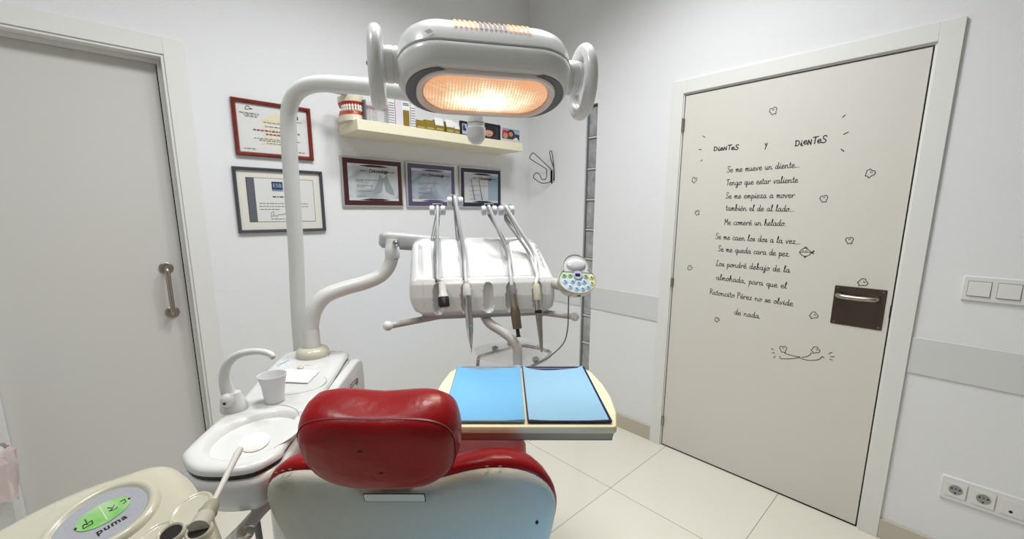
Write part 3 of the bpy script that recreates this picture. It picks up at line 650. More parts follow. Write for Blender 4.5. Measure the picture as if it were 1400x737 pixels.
# ================================================================== DENTAL EQUIPMENT
# ---------------------------------------------------------------- cuspidor unit
ZT = .945
un = thing('cuspidor_unit', 'white cuspidor unit with spittoon bowl and swan-neck tap left of the red chair', 'dental unit', (-.6, 1.05, 0))
oc = [(-.650,.765),(-.668,.800),(-.690,.94),(-.703,1.041),(-.738,1.178),(-.771,1.345),(-.768,1.395),(-.744,1.418),(-.66,1.424),(-.593,1.418),(-.562,1.40),(-.556,1.36),(-.515,1.115),(-.476,.831),(-.466,.794),(-.476,.760),(-.496,.733),(-.545,.722),(-.60,.728)]
OUT = resample(cspline([(x, y, 0) for x, y in oc], 6), 120)
def at_z(ring, z): return [Vector((p.x, p.y, z)) for p in ring]
bc = Vector((-.560, .860, 0))
def bowl(sc, z):
    out = []
    for p in OUT:
        q = p-bc; a = math.atan2(q.y, q.x); rx, ry = .088, .105
        r = 1/math.sqrt((math.cos(a)/rx)**2+(math.sin(a)/ry)**2); out.append(Vector((bc.x+sc*r*math.cos(a), bc.y+sc*r*math.sin(a), z)))
    return out
def lerp_ring(A, B, t): return [a.lerp(b, t) for a, b in zip(A, B)]
R0 = at_z(inset(OUT, .016), ZT); R1 = bowl(1.03, ZT)
tp = MB()
tp.loft([at_z(OUT, .9285), at_z(OUT, .936), at_z(inset(OUT, .004), .9415), at_z(inset(OUT, .010), .944), R0, lerp_ring(R0, R1, .33), lerp_ring(R0, R1, .66), lerp_ring(R0, R1, .93), bowl(1.03, ZT-.0008), bowl(.98, ZT-.004), bowl(.93, ZT-.013), bowl(.84, ZT-.028), bowl(.68, ZT-.040), bowl(.45, ZT-.047), bowl(.2, ZT-.050), bowl(.1, ZT-.051)], True, True)
top = obj('basin_top', tp, m_white, un, smooth=60)
obj('drain', MB().lathe([(.016, 0), (.016, .002), (.011, .0025), (.01, -.001)], Matrix.Translation((-.537, .822, ZT-.0490)), 24), m_black, top)
obj('trim_groove', MB().loft([at_z(inset(OUT, .005), .912), at_z(inset(OUT, .003), .930)], False, False), mat('black_rubber_groove', (52, 50, 50), .6), un)
OB = [Vector((p.x, p.y, 0)) for p in OUT]
obj('basin_body', MB().loft([at_z(inset(OUT, .006), .9185), at_z(inset(OUT, -.002), .914), at_z(inset(OUT, -.005), .905), at_z(inset(OUT, -.003), .890), at_z(inset(OUT, .006), .865), at_z(inset(OUT, .022), .838), at_z(inset(OUT, .045), .825)]), m_white, un, smooth=60)
# tower
tw = [Vector((x, y, 0)) for x, y in ((-.74,1.17),(-.755,1.38),(-.6,1.40),(-.535,1.39),(-.51,1.18),(-.52,1.12),(-.68,1.12))]
tw = resample(cspline(tw, 5), 60)
obj('tower', MB().loft([at_z(inset(tw, .01), .0), at_z(tw, .06), at_z(tw, .84)]), m_white, un, smooth=60)
# side panel with its round end
sd = MB(); PR = [(-.495, 1.10), (-.540, 1.395)]
pn = [(1.02, .66), (1.02, .925), (1.36, .928), (1.405, .918), (1.425, .89), (1.43, .84), (1.43, .66)]
A_ = [Vector((-.508+(-.545+.508)*(y-1.02)/.4+.022, y, z)) for y, z in pn]; B_ = [p-Vector((.03, 0, 0)) for p in A_]
obj('side_panel', MB().loft([B_, A_]), m_white, un, bevel=.008, bseg=3)
for (yy, zz, cc, nm, rr) in ((1.20, .875, (40, 70, 140), 'blue_badge', .012), (1.33, .865, (150, 90, 80), 'brown_badge', .012)):
    xx = -.508+(-.545+.508)*(yy-1.02)/.4+.0225
    obj(nm, MB().lathe([(rr, 0), (rr, .0012)], frameM((xx, yy, zz), (0,1,0), (0,0,1), (1,.09,0)), 18), mat(nm, cc, .4), un)
obj('panel_marks', MB().box((-.5045, 1.25, .885), (-.5025, 1.30, .888)).box((-.505, 1.25, .875), (-.5028, 1.30, .878)), m_txt, un, smooth=0)
# surface details of the top
dk = MB(); ov = [(-.67+.0,1.10),(-.655,1.06),(-.62,1.045),(-.57,1.055),(-.53,1.09),(-.527,1.14),(-.545,1.17)]
dk.tube([Vector((x, y, ZT)) for x, y in ov], .0012, 6, smooth=5); obj('inset_line', dk, mat('pale_seam', (170, 172, 172), .5), top)
dk = MB(); dk.tube([Vector((x, y, ZT)) for x, y in ((-.60,.99),(-.56,.985),(-.52,.96),(-.50,.93))], .0012, 6, smooth=5); obj('inset_line', dk, MATS['pale_seam'], top)
pb = atz(411, 504, ZT); obj('push_button', MB().lathe([(.0095, -.002), (.0095, .004), (.006, .007), (.001, .008)], Matrix.Translation(pb), 20), m_cream, top)
sk = MB()
for i in range(5):
    p = atz(381+i*3.2, 500-i*1.6, ZT); sk.box((p.x-.003, p.y-.004-.003*(i % 2), ZT-.0005), (p.x+.003, p.y+.004, ZT+.0006))
obj('blue_marking', sk, mat('blue_sticker', (110, 176, 205), .5), top, smooth=0)
mk = MB(); p = atz(417, 500, ZT)
for i in range(3): mk.box((p.x+i*.006, p.y, ZT-.0003), (p.x+.004+i*.006, p.y+.003, ZT+.0004))
obj('grey_marking', mk, m_txt, top, smooth=0)
# tap
fb = atz(321, 560, ZT)
tap = obj('tap_base', MB().lathe([(.030, -.002), (.031, .004), (.030, .012), (.026, .022), (.0205, .034), (.017, .044)], Matrix.Translation(fb) @ Matrix.Diagonal((1.0, .9, 1, 1)), 28), m_white, un)
dd = fb.y
sp_ = [at(320, 556, dd), at(313, 540, dd), at(307.5, 522, dd), at(308, 507, dd), at(315, 494, dd), at(328, 485, dd), at(345, 481.5, dd), at(360, 482, dd-.005), at(370, 485, dd-.01), at(373.5, 489, dd-.012)]
obj('swan_neck', MB().tube(sp_, [.019, .0155, .0125, .011, .0098, .0088, .0080, .0075, .0072, .0066], 18, smooth=5), m_white, tap)
obj('spout_tip', MB().tube([at(372.7, 487, dd-.012), at(374, 491, dd-.012)], .0055, 14), m_armg, tap)
ax = at(311, 548, dd-.022)
kn = obj('tap_sensor', MB().ball(ax, .0155, 18, (1, .9, 1.1)), m_white, tap); pe = at(307, 553, dd-.036)
obj('sensor_eye', MB().ball(pe, .0035, 12), m_black, kn)
# drain hose from the basin body, supporting pipes
obj('drain_hose', MB().tube([(-.615, .90, .83), (-.617, .91, .7), (-.617, .93, .5), (-.60, 1.0, .2), (-.58, 1.13, .10)], .0075, 12, smooth=5), m_hosed, un)
# collar of the arm column
cb = atz(426, 488, ZT); cb.z = 0
COLD = Vector((cb.x, cb.y+.012, 0))
obj('column_collar', MB().lathe([(.049, ZT-.004), (.052, ZT+.006), (.051, ZT+.016), (.045, ZT+.026), (.034, ZT+.031), (.027, ZT+.032)], Matrix.Translation(COLD), 36), m_cream, un, smooth=60)

# cup
cpos = atz(376, 549, ZT); cpos.z = 0
m_cup = mat('translucent_white_cup', (236, 238, 240), .35, trans=.25, alpha=.93)
cup = MB()
pr = [(.0235, ZT+.0012), (.0245, ZT+.002), (.0275, ZT+.03), (.0285, ZT+.042), (.0285, ZT+.044), (.0315, ZT+.052), (.0345, ZT+.066), (.0365, ZT+.069), (.0365, ZT+.0715), (.0345, ZT+.0715), (.0328, ZT+.066), (.030, ZT+.053), (.0272, ZT+.043), (.026, ZT+.03), (.022, ZT+.003)]
cup.lathe([(a_*.92, b_) for a_, b_ in pr], Matrix.Translation(cpos), 40)
solo('plastic_cup', cup, m_cup, 'ribbed translucent white plastic cup on the cuspidor beside the tap', 'cup', (cpos.x, cpos.y, ZT+.0012), smooth=40)
# napkin
q = [atz(392, 507, ZT), atz(437, 509.5, ZT), atz(421, 525.5, ZT), atz(383, 524, ZT)]
nk = MB(); nk.loft([[v+Vector((0,0,h)) for v in q] for h in (.0012, .0034)]); nk.loft([[v+Vector((.001,-.002,h)) for v in q] for h in (.004, .0055)])
solo('paper_napkin', nk, m_paper, 'folded white paper napkin lying behind the plastic cup', 'napkin', (q[0].x, q[0].y, ZT+.0012), smooth=0)

# ---------------------------------------------------------------- operating lamp
lp = thing('operating_lamp', 'white oval dental lamp with ring handles, switched on above the chair', 'dental lamp', (-.66, 1.49, 0))
pc = [at(411.5, 478, 1.47), at(404.5, 340, 1.47), at(396.5, 220, 1.47), at(394, 175, 1.47), at(395.5, 148, 1.465), at(403, 130, 1.455), at(418, 119, 1.44), at(440, 115, 1.42), at(480, 117, 1.38), at(520, 121, 1.34), at(575, 128, 1.29), at(640, 134, 1.215)]
low = Vector((pc[0].x-.006, 1.475, .06))
obj('lamp_pole', MB().tube([low]+pc, .0247, 24, smooth=6), m_arm, lp, smooth=50)
obj('pole_foot', MB().lathe([(.06, 0), (.06, .03), (.04, .06), (.027, .09)], Matrix.Translation((low.x, low.y, 0)), 32), m_arm, lp)
s1 = at(650, 128, 1.17); s2 = at(650.5, 186, 1.17)
obj('lamp_joint', MB().lathe([(.002, s2.z-.022), (.012, s2.z-.020), (.021, s2.z-.010), (.0245, s2.z+.002), (.0245, s2.z+.02), (.022, s2.z+.022), (.022, s1.z+.03), (.015, s1.z+.04)], Matrix.Translation((s1.x, s1.y, 0)), 28), m_lampw, lp, smooth=50)
obj('joint_seam', MB().lathe([(.0225, s2.z+.03), (.0232, s2.z+.031), (.0232, s2.z+.034), (.0225, s2.z+.035)], Matrix.Translation((s1.x, s1.y, 0)), 28), m_armg, lp)
# head frame: X along the head, Y up its near side, Nn out of the glass
a9 = math.radians(13); tl = math.radians(69)
X_ = Vector((math.cos(a9), math.sin(a9), 0)); Fh = Vector((-math.sin(a9), math.cos(a9), 0))
Nn = (-Fh*math.cos(tl)-Vector((0,0,1))*math.sin(tl)); Yv = (-Fh*math.sin(tl)+Vector((0,0,1))*math.cos(tl))
Oc = at(665, 128, .925)
LM = frameM(Oc, X_, Yv, -Nn)          # local z = depth into the head
def st(hx, hy, h, n=80): return [LM @ Vector((p.x*1.005, p.y, h*.86 if h > 0 else h)) for p in stadium(hx, hy, n, 2.25)]
lower = MB().loft([st(.150,.062,-.001), st(.160,.070,-.002), st(.167,.077,.003), st(.172,.084,.014), st(.176,.089,.028), st(.177,.091,.042), st(.175,.089,.0455)], True, True)
hd = obj('front_shell', lower, m_lampw, lp, smooth=50)
obj('shell_seam', MB().loft([st(.1745,.0885,.045), st(.1745,.0885,.0475)], False, False), m_gray, lp)
upper = MB().loft([st(.175,.089,.047), st(.1775,.0915,.0495), st(.1765,.0905,.076), st(.170,.083,.100), st(.157,.070,.117), st(.135,.050,.129), st(.10,.026,.134), st(.06,.008,.135)], True, True)
us = obj('rear_shell', upper, m_lampw, lp, smooth=50)
# dark end panels, bezel, glass
for sx in (-1, 1):
    o_ = stadium(.161, .071, 96); i_ = stadium(.139, .0665, 96); pts = [k for k, p in enumerate(o_) if p.x*sx > .098]
    pts.sort(key=lambda k: o_[k].y)
    A = [LM @ Vector((o_[k].x, o_[k].y, -.0045)) for k in pts]; B = [LM @ Vector((i_[k].x, i_[k].y, -.0045)) for k in pts]
    A2 = [LM @ Vector((o_[k].x, o_[k].y, -.001)) for k in pts]; B2 = [LM @ Vector((i_[k].x, i_[k].y, -.001)) for k in pts]
    obj('end_panel', MB().loft([A2, A, B, B2], False, False, closed=False), m_gray, hd, smooth=50)
bz = MB().loft([st(.140,.0675,-.001), st(.1405,.068,-.007), st(.138,.0655,-.0095), st(.131,.0585,-.0085), st(.129,.057,-.002)], False, False)
obj('lens_bezel', bz, mat('pinkish_white_bezel', (226, 214, 210), .3, coat=.4), hd, smooth=50)
def lens_mat():
    m = bpy.data.materials.new('lit_ribbed_glass'); m.use_nodes = True; N = m.node_tree.nodes; L = m.node_tree.links; b = N['Principled BSDF']
    tc = N.new('ShaderNodeTexCoord'); sx = N.new('ShaderNodeSeparateXYZ'); L.new(tc.outputs['Object'], sx.inputs[0])
    # the glass is its own object: its local x runs along the lamp, y across
    def m_(op, a, c=None, d=None):
        n = N.new('ShaderNodeMath'); n.operation = op
        for i, q_ in enumerate((a, c, d)):
            if q_ is None: continue
            if isinstance(q_, (int, float)): n.inputs[i].default_value = q_
            else: L.new(q_, n.inputs[i])
        return n.outputs[0]
    nx = m_('DIVIDE', sx.outputs[0], .105); ny = m_('DIVIDE', m_('ADD', sx.outputs[1], .010), .050)
    rr = m_('SQRT', m_('ADD', m_('POWER', m_('ABSOLUTE', nx), 2.0), m_('POWER', m_('ABSOLUTE', ny), 2.0)))
    nz = N.new('ShaderNodeTexNoise'); nz.inputs['Scale'].default_value = 26; L.new(tc.outputs['Object'], nz.inputs['Vector'])
    rib = m_('SINE', m_('MULTIPLY', sx.outputs[0], 2*PI/.0062)); rib2 = m_('SINE', m_('MULTIPLY', sx.outputs[1], 2*PI/.0052))
    v = m_('ADD', m_('ADD', rr, m_('MULTIPLY', rib, .17)), m_('MULTIPLY', rib2, .09)); v = m_('ADD', v, m_('MULTIPLY', m_('SUBTRACT', nz.outputs['Fac'], .5), .9))
    cr = N.new('ShaderNodeValToRGB'); e = cr.color_ramp.elements
    e[0].position = .25; e[0].color = (1, .93, .82, 1); e[1].position = 1.0; e[1].color = (1, .40, .12, 1)
    e2 = cr.color_ramp.elements.new(.55); e2.color = (1, .70, .40, 1)
    L.new(m_('DIVIDE', v, 1.25), cr.inputs['Fac'])
    sr = N.new('ShaderNodeMapRange'); sr.inputs['From Min'].default_value = .15; sr.inputs['From Max'].default_value = 1.0; sr.inputs['To Min'].default_value = 1.7; sr.inputs['To Max'].default_value = .62
    L.new(v, sr.inputs['Value'])
    b.inputs['Base Color'].default_value = (.5, .45, .4, 1); b.inputs['Roughness'].default_value = .1
    L.new(cr.outputs['Color'], b.inputs['Emission Color']); L.new(sr.outputs['Result'], b.inputs['Emission Strength'])
    return m
# the glass: ribbed dome, its own local frame so that the ribs run across it
n_r = 10; rings = []
for i in range(n_r):
    f_ = 1-i/(n_r-1)*.97
    rings.append([Vector((p.x, p.y, -.004-.010*(1-f_*f_)+.0006*math.sin(p.x*2*PI/.0062))) for p in stadium(.127*f_, .0565*f_, 220)])
gm = MB().loft(rings, False, True)
me = bpy.data.meshes.new('lens_glass'); me.from_pydata(gm.v, [], gm.f); me.update()
gl = link('lens_glass', me, lens_mat(), hd, smooth=0)
gl.matrix_parent_inverse = Matrix.Identity(4); LL = LM.copy(); LL.translation = Oc-ORG[lp.name]; gl.matrix_basis = LL
# cooling slots on the near upper side
sl = MB(); gv = MB()
def surf(x, s_):     # s_ 0..1 along the near upper curve
    prof = [(.0905, .079), (.0840, .0995), (.0715, .1165), (.0515, .1288), (.028, .1340)]
    k_ = s_*(len(prof)-1); i = min(int(k_), len(prof)-2); f_ = k_-i
    return Vector((x, prof[i][0]*(1-f_)+prof[i+1][0]*f_, .86*(prof[i][1]*(1-f_)+prof[i+1][1]*f_)))
for k_ in range(16):
    x = -.066+k_*.0094
    pts = [surf(x, s_) for s_ in (.02, .2, .35, .5, .66)]
    sl = MB(); 
    for a_, b_ in zip(pts, pts[1:]):
        n_ = Vector((0, (b_-a_).z, -(b_-a_).y)).normalized()*.0012
        sl.add([LM @ (a_+Vector((-.0026,0,0))+n_), LM @ (a_+Vector((.0026,0,0))+n_), LM @ (b_+Vector((.0026,0,0))+n_), LM @ (b_+Vector((-.0026,0,0))+n_)], [(0,1,2,3)])
    obj('cooling_slot', sl, mat('slot_glow_amber', (120, 60, 20), .5, emit=(255, 150, 40), estr=1.1) if k_ < 5 or k_ > 10 else mat('slot_glow_dim', (70, 50, 40), .5, emit=(170, 110, 80), estr=.35), us, smooth=0)
lo = MB(); q = surf(-.118, .1)
obj('manufacturer_mark', MB().add([LM @ Vector((-.118+a_, .0905+.0022, .045+b_)) for a_, b_ in ((0,0),(.010,.006),(.004,.012),(-.006,.006))], [(0,1,2,3)]), m_white, us, smooth=0)
# handles with their collars
for sx, nm in ((-1, 'left'), (1, 'right')):
    cM = frameM(LM @ Vector((sx*.165, .0, .050)), Yv, -Nn, X_*sx)
    obj('handle_collar', MB().lathe([(.034, 0), (.034, .0145), (.0325, .0155), (.0325, .017), (.034, .018), (.034, .030), (.0325, .031), (.0325, .0325), (.034, .0335), (.033, .040), (.028, .043)], cM, 32), m_lampw, lp)
    hc = LM @ Vector((sx*.214, .0, .050)); up_ = Vector((0, 0, 1)); pts = []
    for k_ in range(40):
        a_ = 2*PI*k_/40; pts.append(hc+up_*(.064*math.sin(a_)-.008)+Fh*(.052*math.cos(a_)))
    pts += pts[:1]; mb = MB()
    rings = []; n = 40
    for k_ in range(n):
        t_ = (pts[(k_+1) % n]-pts[k_-1]).normalized(); n1 = X_; n2 = t_.cross(n1).normalized()
        rings.append([pts[k_]+.0138*(math.cos(b_)*n1+math.sin(b_)*n2) for b_ in [2*PI*i/18 for i in range(18)]])
    mb.loft(rings+[rings[0]], False, False); obj('ring_handle', mb, m_lampw, lp, smooth=80)
    if sx < 0: obj('screw_cap', MB().ball(hc-X_*.014, .006, 12), m_black, lp)
hb_ = LM @ Vector((0, -.02, .12)); obj('head_bracket', MB().tube([hb_, (s1.x, s1.y-.01, s1.z+.01), (s1.x, s1.y, s1.z+.01)], .02, 16), m_arm, lp)

# ---------------------------------------------------------------- delivery unit (arm, console, keypad)
du = thing('delivery_unit', 'white instrument console with keypad on a bent white arm, right of the lamp pole', 'dental unit', (COLD.x, COLD.y, ZT+.03))
P0 = Vector((COLD.x, COLD.y, ZT+.0325))
bend = [P0, Vector((P0.x, P0.y, P0.z+.05)), at(424.5, 447, P0.y), at(429.5, 425, P0.y), at(444, 406, P0.y+.01), at(470, 395, P0.y+.03), at(500, 386.5, P0.y+.05), at(521, 377, P0.y+.07), at(532, 364, P0.y+.08), at(536, 352, P0.y+.08)]
obj('bent_arm', MB().tube(bend, [.026, .026, .026, .0255, .025, .024, .0235, .023, .0225, .0215], 24, smooth=6), m_arm, du, smooth=50)
jt = at(536.5, 352, P0.y+.08)
obj('arm_joint', MB().lathe([(.0225, -.004), (.0245, 0), (.0245, .030), (.022, .034), (.018, .060)], Matrix.Translation(jt), 24), m_arm, du)
A0 = at(519, 328, P0.y+.09); A2 = at(655, 338, P0.y+.25)
dv = (A2-A0).normalized(); sdv = dv.cross(Vector((0,0,1))).normalized(); uv_ = sdv.cross(dv)
def bxring(c_, hw, hh, n=20): return [c_+sdv*p.x+uv_*p.y for p in rrect(hw, hh, min(hw, hh)*.55, 5)]
obj('balance_arm', MB().loft([bxring(A0+dv*.0, .018, .018), bxring(A0+dv*.008, .026, .026), bxring(A0+dv*.03, .029, .029), bxring(A0+dv*.12, .028, .0285), bxring(A2, .026, .026)]), m_armg, du, smooth=60)
obj('tension_knob', MB().lathe([(.012, 0), (.0125, .008), (.009, .013), (.002, .015)], frameM(at(541, 333, P0.y+.065), uv_, dv, -sdv if (-sdv).y < 0 else sdv), 20), m_chrome, du)

ac = math.radians(9.5); CX_ = Vector((math.cos(ac), math.sin(ac), 0)); CF = Vector((-math.sin(ac), math.cos(ac), 0))
CO = Vector((-.090, 1.345, 0))
def CL(x, y, z): return CO+CX_*x+CF*y+Vector((0, 0, z))
# front profile: parameter w from bottom (0) to top (1)
PROF = [(0, .012, 1.087), (.06, .000, 1.094), (.12, -.005, 1.104), (.30, -.003, 1.150), (.44, .004, 1.192), (.50, .012, 1.207), (.56, .024, 1.219), (.75, .070, 1.265), (.92, .115, 1.312), (.97, .130, 1.324), (1.0, .145, 1.329)]
def prof(w_):
    for (a_, y0, z0), (b_, y1, z1) in zip(PROF, PROF[1:]):
        if w_ <= b_: f_ = (w_-a_)/(b_-a_); return y0+(y1-y0)*f_, z0+(z1-z0)*f_
    return PROF[-1][1:]
def lim(w_):     # left and right limit of the shell at height w
    L_, R_ = -.236, .240
    if w_ < .34: q_ = ((.34-w_)/.34); L_ += .046*q_**2.2; R_ -= .034*q_**3
    if w_ > .42: q_ = ((w_-.42)/.58); R_ -= .050*q_**1.6; L_ += .006*q_
    if w_ > .90: q_ = ((w_-.90)/.10); R_ -= .022*q_**2; L_ += .024*q_**2
    return L_, R_
REC = [-.146, -.058, .014, .088, .176]
nxx, nw = 150, 90
gv = []; 
for j in range(nw+1):
    w_ = j/nw; y, z = prof(w_); y_, z_ = prof(min(1, w_+.01)); y0_, z0_ = prof(max(0, w_-.01))
    tn = Vector((0, y_-y0_, z_-z0_)).normalized(); nn = Vector((0, -tn.z, tn.y)); L_, R_ = lim(w_)
    for i in range(nxx+1):
        x = L_+(R_-L_)*i/nxx; dep = 0
        e_ = min(x-L_, R_-x); rr_ = .022
        if e_ < rr_: dep += rr_-math.sqrt(max(0, rr_*rr_-(rr_-e_)**2))
        for rx in REC:       # finger-shaped rests on the front
            dx = abs(x-rx)/.0165; dw = abs(w_-.26)/.19; q_ = dx**2.4+dw**3.2
            if q_ < 1: dep += .021*(1-q_)**.5
            elif q_ < 1.35: dep -= .0012*(1.35-q_)/.35
        for rx in (REC[0], REC[1], REC[3], REC[4]):    # hose channels
            if w_ > .50:
                dx = abs(x-rx+.012*(w_-.5))/.017
                if dx < 1: dep += .0055*(1-dx**4)*min(1, (w_-.50)/.03)
        for rx, sg in ((-.205, 1), (.215, -1)):    # side flutes
            if .56 < w_ < .93:
                xc_ = rx+(-.004 if sg > 0 else -.045)*(w_-.5); dx = (x-xc_)*sg/.014
                if 0 < dx < 1: dep += .011*(1-dx)*min(1, (w_-.56)/.1, (.93-w_)/.05)
        p_ = Vector((x, y, z))-nn*dep
        gv.append(CL(*p_))
rim = []; W1 = nxx+1
rim = [i for i in range(W1)]+[j*W1+nxx for j in range(1, nw+1)]+[nw*W1+i for i in range(nxx-1, -1, -1)]+[j*W1 for j in range(nw-1, 0, -1)]
fs = [(j*W1+i, j*W1+i+1, (j+1)*W1+i+1, (j+1)*W1+i) for j in range(nw) for i in range(nxx)]
mb = MB(); base = len(gv); vs = list(gv)
def backpt(i, yb_, sh):
    j, k_ = divmod(i, W1); w_ = j/nw; y, z = prof(w_); L_, R_ = lim(w_); x = L_+(R_-L_)*k_/nxx
    zz = 1.10+(z-1.10)*sh if z > 1.10 else z
    return CL(x*(1-.02), max(y+.02, yb_), zz)
n_rim = len(rim); vs += [backpt(i, .12, 1.0) for i in rim]; vs += [backpt(i, .185, .96) for i in rim]
for a_ in range(n_rim):
    b_ = (a_+1) % n_rim; fs.append((rim[a_], rim[b_], base+b_, base+a_)); fs.append((base+a_, base+b_, base+n_rim+b_, base+n_rim+a_))
fs.append(tuple(base+n_rim+k_ for k_ in range(n_rim)))
mb.add(vs, fs); con = obj('console_body', mb, m_white, du, smooth=50)
# seams on the console
sm = MB()
for w_ in (.53,):
    L_, R_ = lim(w_); sm.tube([CL(x, prof(w_)[0]-.0002, prof(w_)[1]) for x in (L_+.045, -.1, 0, .1, R_-.045)], .0007, 5)
sm.tube([CL(.196+.01*(1-w_), prof(w_)[0]-.0003, prof(w_)[1]) for w_ in (.53, .45, .35, .25, .18)], .0006, 5); sm.tube([CL(-.190-.004*w_, prof(w_)[0]-.0003, prof(w_)[1]) for w_ in (.53, .45, .35, .2, .1)], .0006, 5)
obj('shell_seam', sm, MATS['pale_seam'], con)
# underside plate, feet, handle bar
obj('underside_plate', MB().box((-.20, .02, 1.074), (.20, .17, 1.090), Matrix((( CX_.x, CF.x, 0, CO.x), (CX_.y, CF.y, 0, CO.y), (0, 0, 1, 0), (0, 0, 0, 1)))), m_armg, du, bevel=.004)
for x in (-.19, .20): obj('support_pin', MB().lathe([(.003, 1.068), (.007, 1.071), (.008, 1.080), (.008, 1.094)], Matrix.Translation(CL(x, .03, 0)), 16), m_armg, du)
for p_, i_ in ((at(530.5, 446, 1.29), at(625, 428, 1.45)), (at(786, 433, 1.36), at(700, 422, 1.47))):
    hbar = obj('handle_bar', MB().tube([i_, p_], .0105, 18), m_armg, du); obj('end_knob', MB().ball(p_, .0155, 18), m_arm, hbar)

# roller posts
def roller_post(x, u, v, hw=.0105):
    topc = at(u, v, 1.475); b0 = CL(x, .135, 1.318)
    mb = MB()
    for s_ in (-1, 1):
        o_ = CX_*s_*hw*.75
        mb.tube([b0+CX_*s_*hw*.3, topc-Vector((0,0,.012))+o_*.6], .0026, 8)
    up = topc+Vector((0,0,.022))
    mb.tube([topc+CX_*-.0155+Vector((0,0,-.002)), up-CX_*.0155, up+CX_*.0155, topc+CX_*.0155+Vector((0,0,-.002))], .0014, 8)
    po = obj('hose_post', mb, m_armg, du)
    for k_, (a_, w_, r_) in enumerate(((-.0185, .0085, .0165), (0, .006, .0125), (.0185, .0085, .0165))):
        obj('roller', MB().lathe([(r_*.8, -w_/1), (r_, -w_*.7), (r_, w_*.7), (r_*.8, w_)], frameM(topc+CX_*a_, CF, Vector((0,0,1)), CX_), 24), m_white, po)
    return topc
T1 = roller_post(REC[0]-.018, 598, 288); T2 = roller_post(REC[1]-.018, 622, 276); T3 = roller_post(REC[3]-.0, 668.5, 288); T4 = roller_post(REC[4]-.03, 692, 288)

# keypad on the console's right end
kc = at(789, 380, 1.30); kn_ = Vector((.06, -.86, .50)).normalized(); ang = math.radians(-4)
kx = Vector((0,0,1)).cross(-kn_).normalized()*-1
if kx.x < 0: kx = -kx
ku = kn_.cross(kx)
if ku.z < 0: ku = -ku
kx, ku = (kx*math.cos(ang)+ku*math.sin(ang)), (ku*math.cos(ang)-kx*math.sin(ang))
KM = frameM(kc, kx, ku, kn_)
def clover(k_):
    out = []
    for i in range(96):
        a_ = 2*PI*i/96; best = 0
        for cx_, cy_, rx, ry in ((0, -.006, .0545*k_, .0395*k_), (-.004, .034, .037*k_, .036*k_)):
            lo_, hi_ = 0, .12; d_ = Vector((math.cos(a_), math.sin(a_)))
            o_ = Vector((0, .01))
            A = (d_.x/rx)**2+(d_.y/ry)**2; B = 2*((o_.x-cx_)*d_.x/rx**2+(o_.y-cy_)*d_.y/ry**2); C_ = ((o_.x-cx_)/rx)**2+((o_.y-cy_)/ry)**2-1
            D_ = B*B-4*A*C_
            if D_ > 0: best = max(best, (-B+math.sqrt(D_))/(2*A))
        out.append((best*math.cos(a_), .01+best*math.sin(a_)))
    return out
KM = KM @ Matrix.Diagonal((1.1, 1.14, 1.1, 1))
def kr(k_, h): return [KM @ Vector((a_, b_, h)) for a_, b_ in clover(k_)]
kb = obj('keypad_housing', MB().loft([kr(.70, -.055), kr(.88, -.048), kr(.97, -.03), kr(1.0, -.006), kr(1.0, 0), kr(.965, .003), kr(.93, .001), kr(.92, -.001)]), m_cream, du, smooth=45)
obj('keypad_face', MB().loft([kr(.92, -.001), kr(.915, .0006)], False), mat('keypad_grey_foil', (196, 202, 204), .3), kb)
vw = MB(); vw.lathe([(.0275, .0), (.0275, .0022), (.022, .0055), (.010, .007), (.001, .0072)], KM @ Matrix.Translation((-.003, .038, .0008)) @ Matrix.Diagonal((1, .62, 1, 1)), 32)
obj('viewer_lens', vw, mat('milky_lens', (196, 200, 203), .2, coat=.3), kb, smooth=60)
obj('divider_line', MB().box((-.046, .0155, .0008), (.044, .017, .0014), KM), m_txt, kb, smooth=0)
disp = obj('display_ring', MB().lathe([(.0125, 0), (.0125, .003), (.0115, .0038)], KM @ Matrix.Translation((.002, .0075, .0006)), 28), mat('lilac_ring', (176, 176, 200), .3), kb)
obj('display_screen', MB().box((-.0062, .0025, .0040), (.0082, .0115, .0046), KM), mat('navy_display', (20, 24, 60), .2, emit=(30, 40, 110), estr=.3), kb, smooth=0)
m_kg, m_ky, m_kb = mat('green_button', (150, 190, 130), .4), mat('yellow_button', (214, 206, 150), .4), mat('blue_button', (160, 196, 218), .4)
m_icon = mat('blue_icon', (60, 110, 140), .5); m_icg = mat('dark_green_icon', (60, 90, 50), .5)
for a_, b_, m_, ic in ((-.037, .005, m_kg, m_icg), (-.020, .006, m_kg, m_icg), (.0245, .0055, m_kg, m_icg), (.041, .004, m_ky, m_icg), (.042, -.0135, m_ky, m_icg), (-.034, -.0125, m_kb, m_icon), (-.013, -.0105, m_kb, m_icon), (.0045, -.0145, m_kb, m_icon), (.020, -.0105, m_kb, m_icon),
                       (-.020, -.0275, m_kb, m_icon), (-.002, -.031, m_kb, m_icon), (.0155, -.0305, m_kb, m_icon), (.031, -.025, m_kb, m_icon)):
    obj('keypad_button', MB().lathe([(.0072, 0), (.0072, .001), (.005, .0018), (.0005, .0019)], KM @ Matrix.Translation((a_, b_, .0006)), 18), m_, kb)
    r1 = random.uniform(-.001, .001); obj('button_icon', MB().box((a_-.0032, b_-.0008+r1, .0024), (a_+.0012, b_+.0026+r1, .0029), KM).box((a_-.001, b_-.003, .0024), (a_+.0034, b_-.001, .0029), KM), ic, kb, smooth=0)
obj('socket_hole', MB().box((.004, -.046, -.022), (.013, -.041, -.015), KM), m_black, kb, smooth=0)
obj('keypad_bracket', MB().tube([KM @ Vector((-.02, -.01, -.05)), CL(.20, .10, 1.19)], .018, 16), m_armg, du)
